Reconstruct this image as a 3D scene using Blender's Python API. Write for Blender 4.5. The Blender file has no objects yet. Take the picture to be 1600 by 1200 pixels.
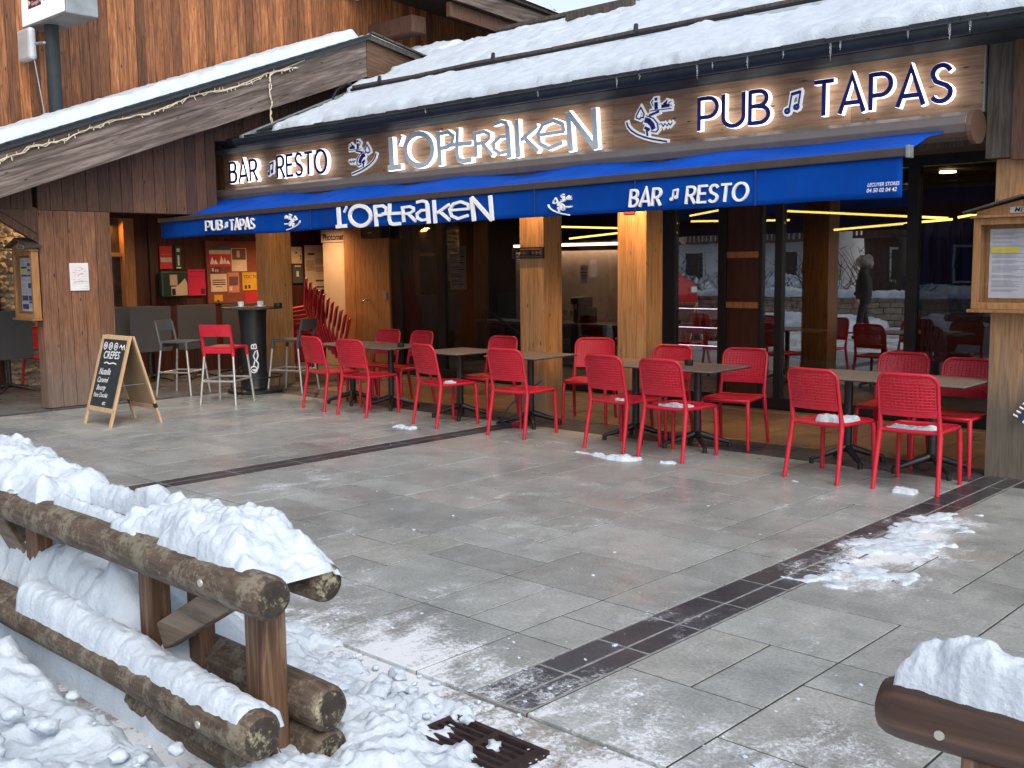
import bpy, bmesh, math, random
from mathutils import Vector, Matrix, noise
R = math.radians
scene = bpy.context.scene
COL = scene.collection
rnd = random.Random(7)

# ---------------------------------------------------------------- camera
cam_d = bpy.data.cameras.new('camera')
cam = bpy.data.objects.new('camera', cam_d)
COL.objects.link(cam)
cam_d.sensor_width = 36.0
cam_d.lens = 37.08
cam_d.clip_start = 0.05
cam_d.clip_end = 2000
yaw, pitch, roll = R(-43.36), R(6.43), R(-0.645)
fw = Vector((math.sin(yaw)*math.cos(pitch), math.cos(yaw)*math.cos(pitch), -math.sin(pitch)))
rt = Vector((math.cos(yaw), -math.sin(yaw), 0))
up = rt.cross(fw)
r2 = rt*math.cos(roll) + up*math.sin(roll)
u2 = up*math.cos(roll) - rt*math.sin(roll)
cam.matrix_world = Matrix(((r2.x, u2.x, -fw.x, 0), (r2.y, u2.y, -fw.y, 0), (r2.z, u2.z, -fw.z, 1.67), (0, 0, 0, 1)))
scene.camera = cam

# ---------------------------------------------------------------- world, sun, exposure
SUN_EL, SUN_AZ = R(46), R(118)          # azimuth clockwise from +Y
world = bpy.data.worlds.new('World')
scene.world = world
world.use_nodes = True
wn, wl = world.node_tree.nodes, world.node_tree.links
bg = wn['Background']
sky = wn.new('ShaderNodeTexSky')
sky.sky_type = 'NISHITA'
sky.sun_disc = False
sky.sun_elevation = SUN_EL
sky.sun_rotation = SUN_AZ
sky.air_density = 1.0
sky.dust_density = 3.0
sky.ozone_density = 1.0
hs = wn.new('ShaderNodeHueSaturation')
hs.inputs['Saturation'].default_value = 0.55
wl.new(sky.outputs[0], hs.inputs['Color'])
wl.new(hs.outputs[0], bg.inputs['Color'])
bg.inputs['Strength'].default_value = 0.15
sun_d = bpy.data.lights.new('sun', 'SUN')
sun_d.energy = 0.5
sun_d.angle = R(40)
sun_d.color = (1.0, 0.97, 0.93)
sun = bpy.data.objects.new('sun', sun_d)
COL.objects.link(sun)
sd = Vector((math.sin(SUN_AZ)*math.cos(SUN_EL), math.cos(SUN_AZ)*math.cos(SUN_EL), math.sin(SUN_EL)))
sun.rotation_euler = (-sd).to_track_quat('-Z', 'Y').to_euler()
sun.location = (0, -5, 12)
scene.view_settings.view_transform = 'Standard'
scene.view_settings.look = 'None'
scene.view_settings.exposure = 0.74
scene.view_settings.gamma = 1.0
scene.render.resolution_x, scene.render.resolution_y = 1024, 768
scene.cycles.max_bounces = 8
scene.cycles.transparent_max_bounces = 12

# ---------------------------------------------------------------- helpers
class MB:
    """collects simple shapes for one mesh"""
    def __init__(s):
        s.v, s.f = [], []
    def add(s, vs, fs):
        b = len(s.v)
        s.v += [tuple(p) for p in vs]
        s.f += [tuple(i+b for i in f) for f in fs]
        return s
    def box(s, x0, x1, y0, y1, z0, z1):
        return s.add([(x0,y0,z0),(x1,y0,z0),(x1,y1,z0),(x0,y1,z0),(x0,y0,z1),(x1,y0,z1),(x1,y1,z1),(x0,y1,z1)],
                     [(3,2,1,0),(4,5,6,7),(0,1,5,4),(1,2,6,5),(2,3,7,6),(3,0,4,7)])
    def obox(s, c, ax, ay, az, hx, hy, hz):
        """oriented box: centre, three unit axes, half sizes"""
        c, ax, ay, az = Vector(c), Vector(ax), Vector(ay), Vector(az)
        vs = []
        for k in (-1, 1):
            for (i, j) in ((-1,-1),(1,-1),(1,1),(-1,1)):
                vs.append(c + ax*hx*i + ay*hy*j + az*hz*k)
        return s.add(vs, [(3,2,1,0),(4,5,6,7),(0,1,5,4),(1,2,6,5),(2,3,7,6),(3,0,4,7)])
    def beam(s, a, b, w, h, upv=(0,0,1)):
        a, b = Vector(a), Vector(b)
        d = (b-a); L = d.length; d.normalize()
        sx = d.cross(Vector(upv)).normalized()
        uz = sx.cross(d)
        return s.obox((a+b)/2, d, sx, uz, L/2, w/2, h/2)
    def tube(s, pts, r, n=8, cap=True, flat=1.0):
        pts = [Vector(p) for p in pts]
        rs = r if isinstance(r, (list, tuple)) else [r]*len(pts)
        t0 = (pts[1]-pts[0]).normalized()
        a = Vector((0,0,1)) if abs(t0.z) < .9 else Vector((0,1,0))
        u = t0.cross(a).normalized()
        vs, fs = [], []
        for i, p in enumerate(pts):
            t = (pts[min(i+1, len(pts)-1)]-pts[max(i-1, 0)]).normalized()
            u = (u - t*u.dot(t)).normalized()
            w = t.cross(u)
            for k in range(n):
                an = 2*math.pi*k/n
                vs.append(p + u*math.cos(an)*rs[i] + w*math.sin(an)*rs[i]*flat)
        for i in range(len(pts)-1):
            for k in range(n):
                fs.append((i*n+k, i*n+(k+1) % n, (i+1)*n+(k+1) % n, (i+1)*n+k))
        if cap:
            fs.append(tuple(range(n-1, -1, -1)))
            fs.append(tuple(range((len(pts)-1)*n, len(pts)*n)))
        return s.add(vs, fs)
    def lathe(s, prof, c=(0,0,0), n=24):
        c = Vector(c); vs, fs = [], []
        for (r, z) in prof:
            for k in range(n):
                an = 2*math.pi*k/n
                vs.append(c + Vector((r*math.cos(an), r*math.sin(an), z)))
        for i in range(len(prof)-1):
            for k in range(n):
                fs.append((i*n+k, i*n+(k+1) % n, (i+1)*n+(k+1) % n, (i+1)*n+k))
        if prof[0][0] > 1e-5: fs.append(tuple(range(n-1, -1, -1)))
        if prof[-1][0] > 1e-5: fs.append(tuple(range((len(prof)-1)*n, len(prof)*n)))
        return s.add(vs, fs)
    def prism(s, poly, d0, d1, axis):
        """polygon (2D) extruded along axis x, y or z from d0 to d1"""
        def P(a, b, d):
            return {'x': (d, a, b), 'y': (a, d, b), 'z': (a, b, d)}[axis]
        n = len(poly)
        vs = [P(a, b, d0) for a, b in poly] + [P(a, b, d1) for a, b in poly]
        fs = [tuple(range(n-1, -1, -1)), tuple(range(n, 2*n))]
        fs += [(i, (i+1) % n, n+(i+1) % n, n+i) for i in range(n)]
        return s.add(vs, fs)
    def blob(s, c, r, seed=0, n=1, sq=1.0, amp=.3):
        bm = bmesh.new()
        bmesh.ops.create_icosphere(bm, subdivisions=n, radius=1)
        off = Vector((seed*3.7, seed*1.3, seed*.7))
        vs = []
        for v in bm.verts:
            k = 1+amp*noise.noise(v.co*1.6+off)+amp*.5*noise.noise(v.co*4+off)
            vs.append(Vector(c)+Vector((v.co.x, v.co.y, v.co.z*sq))*r*k)
        fs = [tuple(v.index for v in f.verts) for f in bm.faces]
        bm.free()
        return s.add(vs, fs)
    def stroke(s, pts, w, yf, yb, closed=False, wend=None):
        """flat stroke in the x-z plane, front at yf, back at yb (front faces -y)"""
        P = [Vector((p[0], p[1])) for p in pts]
        n = len(P); Lf, Rt = [], []
        for i in range(n):
            ww = w if wend is None else w+(wend-w)*i/(n-1)
            if closed:
                d0 = (P[i]-P[i-1]); d1 = (P[(i+1) % n]-P[i])
            else:
                d0 = (P[i]-P[i-1]) if i else (P[1]-P[0])
                d1 = (P[i+1]-P[i]) if i < n-1 else (P[n-1]-P[n-2])
            if d0.length < 1e-9: d0 = d1
            if d1.length < 1e-9: d1 = d0
            d0 = d0.normalized(); d1 = d1.normalized()
            n0 = Vector((-d0.y, d0.x)); n1 = Vector((-d1.y, d1.x))
            m = n0+n1
            m = n0 if m.length < 1e-6 else m.normalized()
            k = min(1.0/max(m.dot(n0), .35), 2.0)
            Lf.append(P[i]+m*k*ww/2); Rt.append(P[i]-m*k*ww/2)
        vs = [(p.x, yf, p.y) for p in Lf]+[(p.x, yf, p.y) for p in Rt]+[(p.x, yb, p.y) for p in Lf]+[(p.x, yb, p.y) for p in Rt]
        fs = []
        for i in range(n if closed else n-1):
            j = (i+1) % n
            fs += [(i, j, n+j, n+i), (2*n+i, 3*n+i, 3*n+j, 2*n+j), (i, 2*n+i, 2*n+j, j), (n+i, n+j, 3*n+j, 3*n+i)]
        if not closed:
            fs += [(0, n, 3*n, 2*n), (n-1, 3*n-1, 4*n-1, 2*n-1)]
        return s.add(vs, fs)
    def text(s, body, x, y, z, h, shear=0.0, stretch=1.0, align='LEFT', face='-y', tilt=0.0, thick=0.0, bold=.012):
        """small lettering as flat raised shapes; face -y, +x"""
        cu = bpy.data.curves.new('lettering', 'FONT')
        cu.body = body; cu.size = h*1.38; cu.shear = shear; cu.align_x = align
        cu.extrude = thick; cu.resolution_u = 3; cu.offset = h*bold
        ob = bpy.data.objects.new('lettering', cu)
        me = bpy.data.meshes.new_from_object(ob)
        ct, st = math.cos(tilt), math.sin(tilt)
        vs = []
        for v in me.vertices:
            a, b, d = v.co.x*stretch, v.co.y, v.co.z
            a, b = a*ct-b*st, a*st+b*ct
            if face == '-y': vs.append((x+a, y-d, z+b))
            elif face == '+x': vs.append((x+d, y+a, z+b))
            else: vs.append((x+a, y+b, z+d))
        fs = [tuple(p.vertices) for p in me.polygons]
        bpy.data.objects.remove(ob); bpy.data.curves.remove(cu); bpy.data.meshes.remove(me)
        return s.add(vs, fs)
    def build(s, name, mat, parent=None, smooth=None, bevel=0, fix=True):
        me = bpy.data.meshes.new(name)
        me.from_pydata(s.v, [], s.f)
        me.update()
        if fix:
            bm = bmesh.new(); bm.from_mesh(me)
            bmesh.ops.recalc_face_normals(bm, faces=bm.faces)
            bm.to_mesh(me); bm.free()
        if smooth is not None:
            me.shade_smooth()
            if smooth < 180: me.set_sharp_from_angle(angle=R(smooth))
        o = bpy.data.objects.new(name, me)
        COL.objects.link(o)
        if mat: me.materials.append(mat)
        if parent: o.parent = parent
        if bevel:
            b = o.modifiers.new('bevel', 'BEVEL'); b.width = bevel; b.segments = 2
            b.limit_method = 'ANGLE'
        return o

def tag(o, label=None, cat=None, group=None, kind=None):
    if label: o['label'] = label
    if cat: o['category'] = cat
    if group: o['group'] = group
    if kind: o['kind'] = kind
    return o
def thing(name, loc, label, cat, group=None, rz=0):
    o = bpy.data.objects.new(name, None)
    o.empty_display_size = .1
    COL.objects.link(o)
    o.location = loc; o.rotation_euler = (0, 0, rz)
    return tag(o, label, cat, group)
def copy_tree(o, parent=None):
    c = o.copy(); COL.objects.link(c)
    if parent: c.parent = parent
    for ch in o.children: copy_tree(ch, c)
    return c

# ---------------------------------------------------------------- materials
class NT:
    def __init__(s, name):
        s.m = bpy.data.materials.new(name); s.m.use_nodes = True
        s.n, s.l = s.m.node_tree.nodes, s.m.node_tree.links
        s.b = s.n['Principled BSDF']
        s.tc = s.n.new('ShaderNodeTexCoord')
    def node(s, t, **kw):
        x = s.n.new('ShaderNode'+t)
        for k, v in kw.items():
            if k.startswith('i_'):
                key = k[2:]
                x.inputs[int(key) if key.isdigit() else key.replace('_', ' ')].default_value = v
            else: setattr(x, k, v)
        return x
    def link(s, a, b): s.l.new(a, b)
    def mapping(s, scale=(1,1,1), src=None):
        m = s.node('Mapping'); m.inputs['Scale'].default_value = scale
        s.link(src or s.tc.outputs['Object'], m.inputs['Vector'])
        return m.outputs[0]
    def noise(s, vec, scale, detail=4, rough=.55, dist=0):
        t = s.node('TexNoise'); t.inputs['Scale'].default_value = scale
        t.inputs['Detail'].default_value = detail; t.inputs['Roughness'].default_value = rough
        t.inputs['Distortion'].default_value = dist
        s.link(vec, t.inputs['Vector']); return t.outputs[0]
    def ramp(s, fac, stops):
        r = s.node('ValToRGB'); e = r.color_ramp.elements
        while len(e) < len(stops): e.new(.5)
        for i, (p, c) in enumerate(stops):
            e[i].position = p
            e[i].color = (c, c, c, 1) if isinstance(c, (int, float)) else (*c, 1)
        s.link(fac, r.inputs[0]); return r.outputs[0]
    def mix(s, fac, a, b, mode='MIX'):
        m = s.node('Mix', data_type='RGBA', blend_type=mode)
        for sock, v in ((m.inputs[0], fac), (m.inputs[6], a), (m.inputs[7], b)):
            if isinstance(v, (int, float)): sock.default_value = v if sock.type == 'VALUE' else (v, v, v, 1)
            elif isinstance(v, tuple): sock.default_value = (*v, 1)
            else: s.link(v, sock)
        return m.outputs[2]
    def math(s, op, a, b=0.0):
        m = s.node('Math', operation=op)
        for sock, v in ((m.inputs[0], a), (m.inputs[1], b)):
            if isinstance(v, (int, float)): sock.default_value = v
            else: s.link(v, sock)
        return m.outputs[0]
    def island(s):
        return s.node('NewGeometry').outputs['Random Per Island']
    def bump(s, h, strength=.3, dist=.01, prev=None):
        b = s.node('Bump'); b.inputs['Strength'].default_value = strength; b.inputs['Distance'].default_value = dist
        s.link(h, b.inputs['Height'])
        if prev: s.link(prev, b.inputs['Normal'])
        s.link(b.outputs[0], s.b.inputs['Normal']); return b.outputs[0]
    def set(s, color=None, rough=None, metal=None, spec=None):
        for key, v in (('Base Color', color), ('Roughness', rough), ('Metallic', metal), ('Specular IOR Level', spec)):
            if v is None: continue
            if isinstance(v, tuple): s.b.inputs[key].default_value = (*v, 1)
            elif isinstance(v, (int, float)): s.b.inputs[key].default_value = v
            else: s.link(v, s.b.inputs[key])
        return s.m

def plain(name, c, rough=.5, metal=0, var=.12, scale=6, bump=0, spec=.5):
    t = NT(name)
    n = t.noise(t.mapping(), scale, 5)
    lo = tuple(max(0, x*(1-var)) for x in c); hi = tuple(min(1, x*(1+var)) for x in c)
    col = t.ramp(n, [(.3, lo), (.7, hi)])
    rr = t.math('ADD', t.math('MULTIPLY', n, .25), rough-.12)
    if bump: t.bump(t.noise(t.mapping(), scale*12, 3), bump, .004)
    return t.set(col, rr, metal, spec)

def wood(name, dark, mid, light, axis='z', fine=60, rough=.6, isl=.35, knots=True, bump=.25, wet=None, broad=1.0, stain=None):
    """grain along axis in object space, tint per board"""
    t = NT(name)
    sc = {'x': (.07, 1, 1), 'y': (1, .07, 1), 'z': (1, 1, .07)}[axis]
    isv = t.island()
    add = t.node('VectorMath', operation='ADD')
    comb = t.node('CombineXYZ')
    m17 = t.math('MULTIPLY', isv, 37.0)
    for i in range(3): t.link(m17, comb.inputs[i])
    t.link(t.tc.outputs['Object'], add.inputs[0]); t.link(comb.outputs[0], add.inputs[1])
    v = t.mapping(sc, add.outputs[0])
    g = t.noise(v, fine, 6, .65, .6)
    g2 = t.noise(v, fine*.18, 4, .6, 1.2)
    col = t.ramp(g, [(.30, dark), (.5, mid), (.70, light)])
    col = t.mix(t.math('MULTIPLY', g2, .55*broad), col, dark)
    if knots:
        vo = t.node('TexVoronoi'); vo.inputs['Scale'].default_value = 6.5
        ks = {'x': (.5, 1.6, 1.6), 'y': (1.6, .5, 1.6), 'z': (1.6, 1.6, .5)}[axis]
        t.link(t.mapping(ks, add.outputs[0]), vo.inputs['Vector'])
        kf = t.ramp(vo.outputs['Distance'], [(.05, 1.0), (.11, 0.0)])
        col = t.mix(kf, col, tuple(x*.35 for x in dark))
    b = t.math('ADD', 1-isl, t.math('MULTIPLY', isv, isl*2))
    bc = t.node('CombineColor')
    for i in range(3): t.link(b, bc.inputs[i])
    col = t.mix(1.0, col, bc.outputs[0], 'MULTIPLY')
    if stain:
        # grey weathering low on the timber, ragged upper edge
        sep = t.node('SeparateXYZ'); t.link(t.tc.outputs['Object'], sep.inputs[0])
        nn = t.noise(t.mapping((8, 8, .6)), 3, 5)
        h = t.math('ADD', sep.outputs[2], t.math('MULTIPLY', t.math('SUBTRACT', nn, .5), stain[2]))
        f = t.node('MapRange'); f.inputs[1].default_value = stain[0]; f.inputs[2].default_value = stain[1]
        f.inputs[3].default_value = 1; f.inputs[4].default_value = 0
        t.link(h, f.inputs[0])
        sc2 = t.ramp(g, [(.2, tuple(x*.45 for x in stain[3])), (.75, stain[3])])
        col = t.mix(t.math('MULTIPLY', f.outputs[0], stain[4] if len(stain) > 4 else .85), col, sc2)
    t.bump(g, bump, .004)
    return t.set(col, rough)

def emit(name, c, s):
    t = NT(name)
    t.set((0.02, 0.02, 0.02), .5)
    t.b.inputs['Emission Color'].default_value = (*c, 1)
    t.b.inputs['Emission Strength'].default_value = s
    return t.m

def glass_mat(name, refl=.2, tint=(.8, .82, .82)):
    t = NT(name)
    out = t.n['Material Output']
    tr = t.node('BsdfTransparent'); tr.inputs[0].default_value = (*tint, 1)
    gl = t.node('BsdfGlossy'); gl.inputs['Roughness'].default_value = .004
    gl.inputs['Color'].default_value = (.95, .97, 1, 1)
    lw = t.node('LayerWeight'); lw.inputs[0].default_value = .5
    wob = t.noise(t.mapping(), 1.3, 2)
    bp = t.node('Bump'); bp.inputs['Strength'].default_value = .04; bp.inputs['Distance'].default_value = .02
    t.link(wob, bp.inputs['Height']); t.link(bp.outputs[0], gl.inputs['Normal'])
    f = t.math('ADD', t.math('MULTIPLY', t.math('POWER', lw.outputs[1], 4.0), .6), refl)
    mx = t.node('MixShader')
    t.link(f, mx.inputs[0]); t.link(tr.outputs[0], mx.inputs[1]); t.link(gl.outputs[0], mx.inputs[2])
    t.link(mx.outputs[0], out.inputs['Surface'])
    return t.m

def snow_mat(name, dirt=0.0, cool=1.0):
    t = NT(name)
    v = t.mapping()
    a = t.noise(v, 9, 6, .6)
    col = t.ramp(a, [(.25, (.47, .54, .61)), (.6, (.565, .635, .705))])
    if dirt:
        d = t.ramp(t.noise(v, 2.3, 6, .65), [(.52, 0.0), (.72, dirt)])
        col = t.mix(d, col, (.42, .38, .33))
    f = t.noise(v, 70, 5, .7)
    vo = t.node('TexVoronoi'); vo.inputs['Scale'].default_value = 55
    t.link(v, vo.inputs['Vector'])
    b1 = t.bump(f, .45, .012)
    t.bump(vo.outputs['Distance'], .22, .010, b1)
    m = t.set(col, .55, 0, .35)
    t.b.inputs['Subsurface Weight'].default_value = 0.0
    return m

M = {}
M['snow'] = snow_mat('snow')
M['snow_dirty'] = snow_mat('trodden snow', .35)
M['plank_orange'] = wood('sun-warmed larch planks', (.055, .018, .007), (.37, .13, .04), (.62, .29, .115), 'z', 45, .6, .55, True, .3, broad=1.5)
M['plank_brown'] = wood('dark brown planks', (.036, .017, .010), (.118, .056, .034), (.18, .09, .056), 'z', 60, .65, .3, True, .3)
M['plank_porch'] = wood('weathered porch planks', (.06, .027, .014), (.22, .095, .046), (.33, .165, .085), 'z', 60, .65, .25, True, .3,
                        stain=(.2, .95, .9, (.21, .17, .14), .8))
M['plank_red'] = wood('red-brown panelling', (.02, .006, .004), (.062, .017, .010), (.09, .028, .016), 'z', 50, .5, .2, False, .2)
M['barge'] = wood('weathered grey barge board', (.035, .026, .022), (.16, .122, .104), (.38, .315, .28), 'y', 20, .75, .2, True, .5, broad=1.2)
M['barge_orange'] = wood('half weathered board', (.03, .02, .015), (.15, .075, .035), (.27, .14, .07), 'y', 40, .7, .2, True, .4, broad=1.3)
M['post'] = wood('glued spruce post', (.25, .105, .030), (.45, .24, .095), (.58, .34, .155), 'z', 38, .55, .16, True, .15, broad=.5,
                 stain=(.28, .55, .4, (.30, .25, .20), .7))
M['post_dirty'] = wood('stained spruce post', (.21, .105, .045), (.42, .24, .115), (.55, .34, .17), 'z', 38, .6, .12, True, .2, broad=.5,
                       stain=(.55, 1.15, 1.1, (.17, .155, .125), .95))
M['sign_wood'] = wood('sign board', (.13, .070, .040), (.38, .225, .135), (.48, .30, .19), 'x', 30, .55, .16, True, .15, broad=.8)
M['pine'] = wood('pale pine', (.40, .25, .12), (.56, .37, .20), (.66, .46, .27), 'z', 45, .5, .1, False, .1, broad=.3)
M['oak'] = wood('varnished oak', (.20, .09, .03), (.34, .17, .065), (.44, .24, .10), 'z', 45, .4, .1, False, .1, broad=.4)
M['beam_dark'] = wood('dark weathered timber', (.03, .024, .02), (.085, .068, .055), (.15, .125, .105), 'z', 42, .7, .2, True, .35)
M['soffit'] = wood('dark soffit boards', (.02, .010, .006), (.055, .026, .015), (.08, .04, .024), 'x', 40, .6, .25, False, .2)
M['metal_dark'] = plain('anthracite metal', (.035, .042, .05), .4, .3, .2, 8)
M['metal_blue'] = plain('dark zinc flashing', (.030, .038, .043), .6, 0, .3, 4, 0, .25)
M['zinc'] = plain('grey zinc', (.28, .31, .32), .4, .4, .2, 6)
M['black'] = plain('black plastic', (.015, .016, .018), .4, 0, .2, 12)
M['frame'] = plain('black window frame', (.013, .014, .018), .35, .2, .2, 10)
def red_mat():
    t = NT('red resin')
    oi = t.node('ObjectInfo')
    n = t.noise(t.mapping(), 14, 6, .65)
    col = t.ramp(n, [(.3, (.48, .009, .026)), (.7, (.59, .015, .040))])
    col = t.mix(t.math('MULTIPLY', oi.outputs['Random'], .30), col, (.40, .010, .022))
    sc = t.ramp(t.noise(t.mapping(), 32, 8, .75), [(.60, 0.0), (.72, .35)])
    col = t.mix(sc, col, (.62, .20, .22))
    ro = t.ramp(t.noise(t.mapping(), 6, 5, .6), [(.35, .28), (.65, .55)])
    return t.set(col, ro)
M['red'] = red_mat()
M['red_deep'] = plain('red resin shaded stock', (.42, .011, .02), .42, 0, .08, 14, .05)
M['alu'] = plain('brushed aluminium', (.62, .62, .60), .35, .75, .06, 20)
M['grey_resin'] = plain('grey resin', (.07, .075, .08), .5, 0, .1, 10)
M['table_grey'] = plain('grey laminate', (.105, .105, .108), .5, 0, .08, 8)
M['white'] = plain('white paint', (.78, .78, .76), .5, 0, .04, 8)
M['paper'] = plain('paper', (.72, .71, .70), .7, 0, .05, 9)
M['cup'] = plain('white china', (.82, .81, .79), .15, 0, .02, 9)
M['blue_ink'] = plain('blue print', (.03, .05, .16), .6, 0, .3, 20)
M['navy'] = plain('navy acrylic', (.007, .017, .21), .3, 0, .1, 8)
M['steel_blue'] = plain('pale steel letter face', (.70, .82, .88), .5, 0, .07, 8)
M['white_ink'] = plain('white print', (.85, .86, .87), .6, 0, .03, 9)
M['letter_glow'] = emit('lit letter return', (1, .97, .94), 1.7)
M['cable'] = plain('pale cable', (.66, .58, .42), .5, 0, .1, 30)
M['rust'] = plain('rusty cast iron', (.045, .028, .026), .6, .5, .35, 18, .3)
M['stone_warm'] = plain('rough stone', (.40, .33, .25), .85, 0, .35, 7, .8)
M['pine_inner'] = M['pine']
M['glass'] = glass_mat('facade glass', .24, (.52, .54, .56))
M['glass_dim'] = glass_mat('low-reflection facade glass', .05, (.58, .60, .62))  # facade glass set to mirror less than the other panes
M['case_glass'] = glass_mat('case glass', .03, (.95, .96, .96))
M['led'] = emit('yellow LED tube', (1.0, .66, .13), 4.2)
M['lamp_warm'] = emit('warm lamp', (1.0, .62, .28), 14)
M['lamp_white'] = emit('shelf light', (1.0, .74, .86), 5)
# ---------------------------------------------------------------- snow and paving builders
def fbm(p, f, oct=4):
    a, s = 0.0, 1.0
    for i in range(oct):
        a += s*noise.noise(p*f); f *= 2.05; s *= .55
    return a
def crumb(p, f):
    """rounded lumps: inverted cell distance"""
    d = noise.voronoi(p*f)[0]
    return max(0.0, .62-d[0])
def snow_slab(name, S, nrm, Lu, Lv, step, thick, edge, mat, seed=0, lump=.03, fine=.012, ragged=.06, sharp=.5, parent=None, mask=None, sag=0.0):
    """snow lying on surface S(u, v), u and v in metres, rounded at its edges"""
    nu, nv = max(3, int(Lu/step)), max(3, int(Lv/step))
    nrm = Vector(nrm).normalized(); so = Vector((seed*5.1, seed*2.3, seed*1.9))
    vs, hs_ = [], []
    for j in range(nv+1):
        for i in range(nu+1):
            u, v = Lu*i/nu, Lv*j/nv
            p = Vector(S(u, v))
            w = fbm(p+so, 2.2, 3)*ragged + fbm(p+so, 9, 3)*ragged*.5
            d = min(u, Lu-u, v, Lv-v)+w*min(1, 3*min(u, Lu-u, v, Lv-v)/max(edge, .01))
            if mask: d = min(d, mask(u, v)+w)
            k = 1-min(1, max(0, d)/edge)
            prof = (1-k*k)**sharp if d > 0 else 0
            T = thick(u, v) if callable(thick) else thick
            h = T*prof
            if h > 0:
                h += prof*(fbm(p+so, 4.5, 4)*lump + crumb(p+so, 11)*lump*.9)
            q = p+nrm*(h if d > 0 else -.02)
            if prof > 0:
                nv3 = noise.noise_vector((q+so)*19)*fine*1.2+noise.noise_vector((q+so)*43)*fine*.7
                q = q+nv3*min(1, prof*1.5)+nrm*crumb(q+so, 26)*fine*2.0*prof
            if sag and h > 0: q.z -= sag*k*k
            vs.append(q); hs_.append(d > -step*.7)
    fs = []
    W = nu+1
    for j in range(nv):
        for i in range(nu):
            a, b, c, d_ = j*W+i, j*W+i+1, (j+1)*W+i+1, (j+1)*W+i
            if hs_[a] or hs_[b] or hs_[c] or hs_[d_]: fs.append((a, b, c, d_))
    mb = MB(); mb.v = [tuple(v) for v in vs]; mb.f = fs
    o = mb.build(name, mat, parent, smooth=180, fix=False)
    # orient faces along the normal
    me = o.data
    if me.polygons and sum(p.normal.dot(nrm) for p in list(me.polygons)[::7]) < 0: me.flip_normals()
    return o

def slab_field(mb, x0, x1, y0, y1, g, seed, gap=.011, top=0.0, deep=.03):
    """modular stone slabs on a grid of about g, random sizes"""
    rn = random.Random(seed)
    nx, ny = max(1, round((x1-x0)/g)), max(1, round((y1-y0)/g))
    gx, gy = (x1-x0)/nx, (y1-y0)/ny
    used = [[0]*ny for _ in range(nx)]
    for j in range(ny):
        for i in range(nx):
            if used[i][j]: continue
            opts = [(2, 2)]*5+[(3, 2)]+[(2, 1)]*5+[(1, 2)]*3+[(3, 1)]+[(1, 1)]
            rn.shuffle(opts)
            for (a, b) in opts+[(1, 1)]:
                if i+a <= nx and j+b <= ny and all(not used[p][q] for p in range(i, i+a) for q in range(j, j+b)): break
            for p in range(i, i+a):
                for q in range(j, j+b): used[p][q] = 1
            X0, X1, Y0, Y1 = x0+i*gx+gap/2, x0+(i+a)*gx-gap/2, y0+j*gy+gap/2, y0+(j+b)*gy-gap/2
            t = top+rn.uniform(-.0005, .0005); c = .002
            tx, ty = rn.uniform(-.0005, .0005), rn.uniform(-.0005, .0005)
            vs = [(X0, Y0, t-deep), (X1, Y0, t-deep), (X1, Y1, t-deep), (X0, Y1, t-deep),
                  (X0, Y0, t-c), (X1, Y0, t-c), (X1, Y1, t-c), (X0, Y1, t-c),
                  (X0+c, Y0+c, t-tx-ty), (X1-c, Y0+c, t+tx-ty), (X1-c, Y1-c, t+tx+ty), (X0+c, Y1-c, t-tx+ty)]
            mb.add(vs, [(0,1,5,4),(1,2,6,5),(2,3,7,6),(3,0,4,7),(4,5,9,8),(5,6,10,9),(6,7,11,10),(7,4,8,11),(8,9,10,11)])

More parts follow.
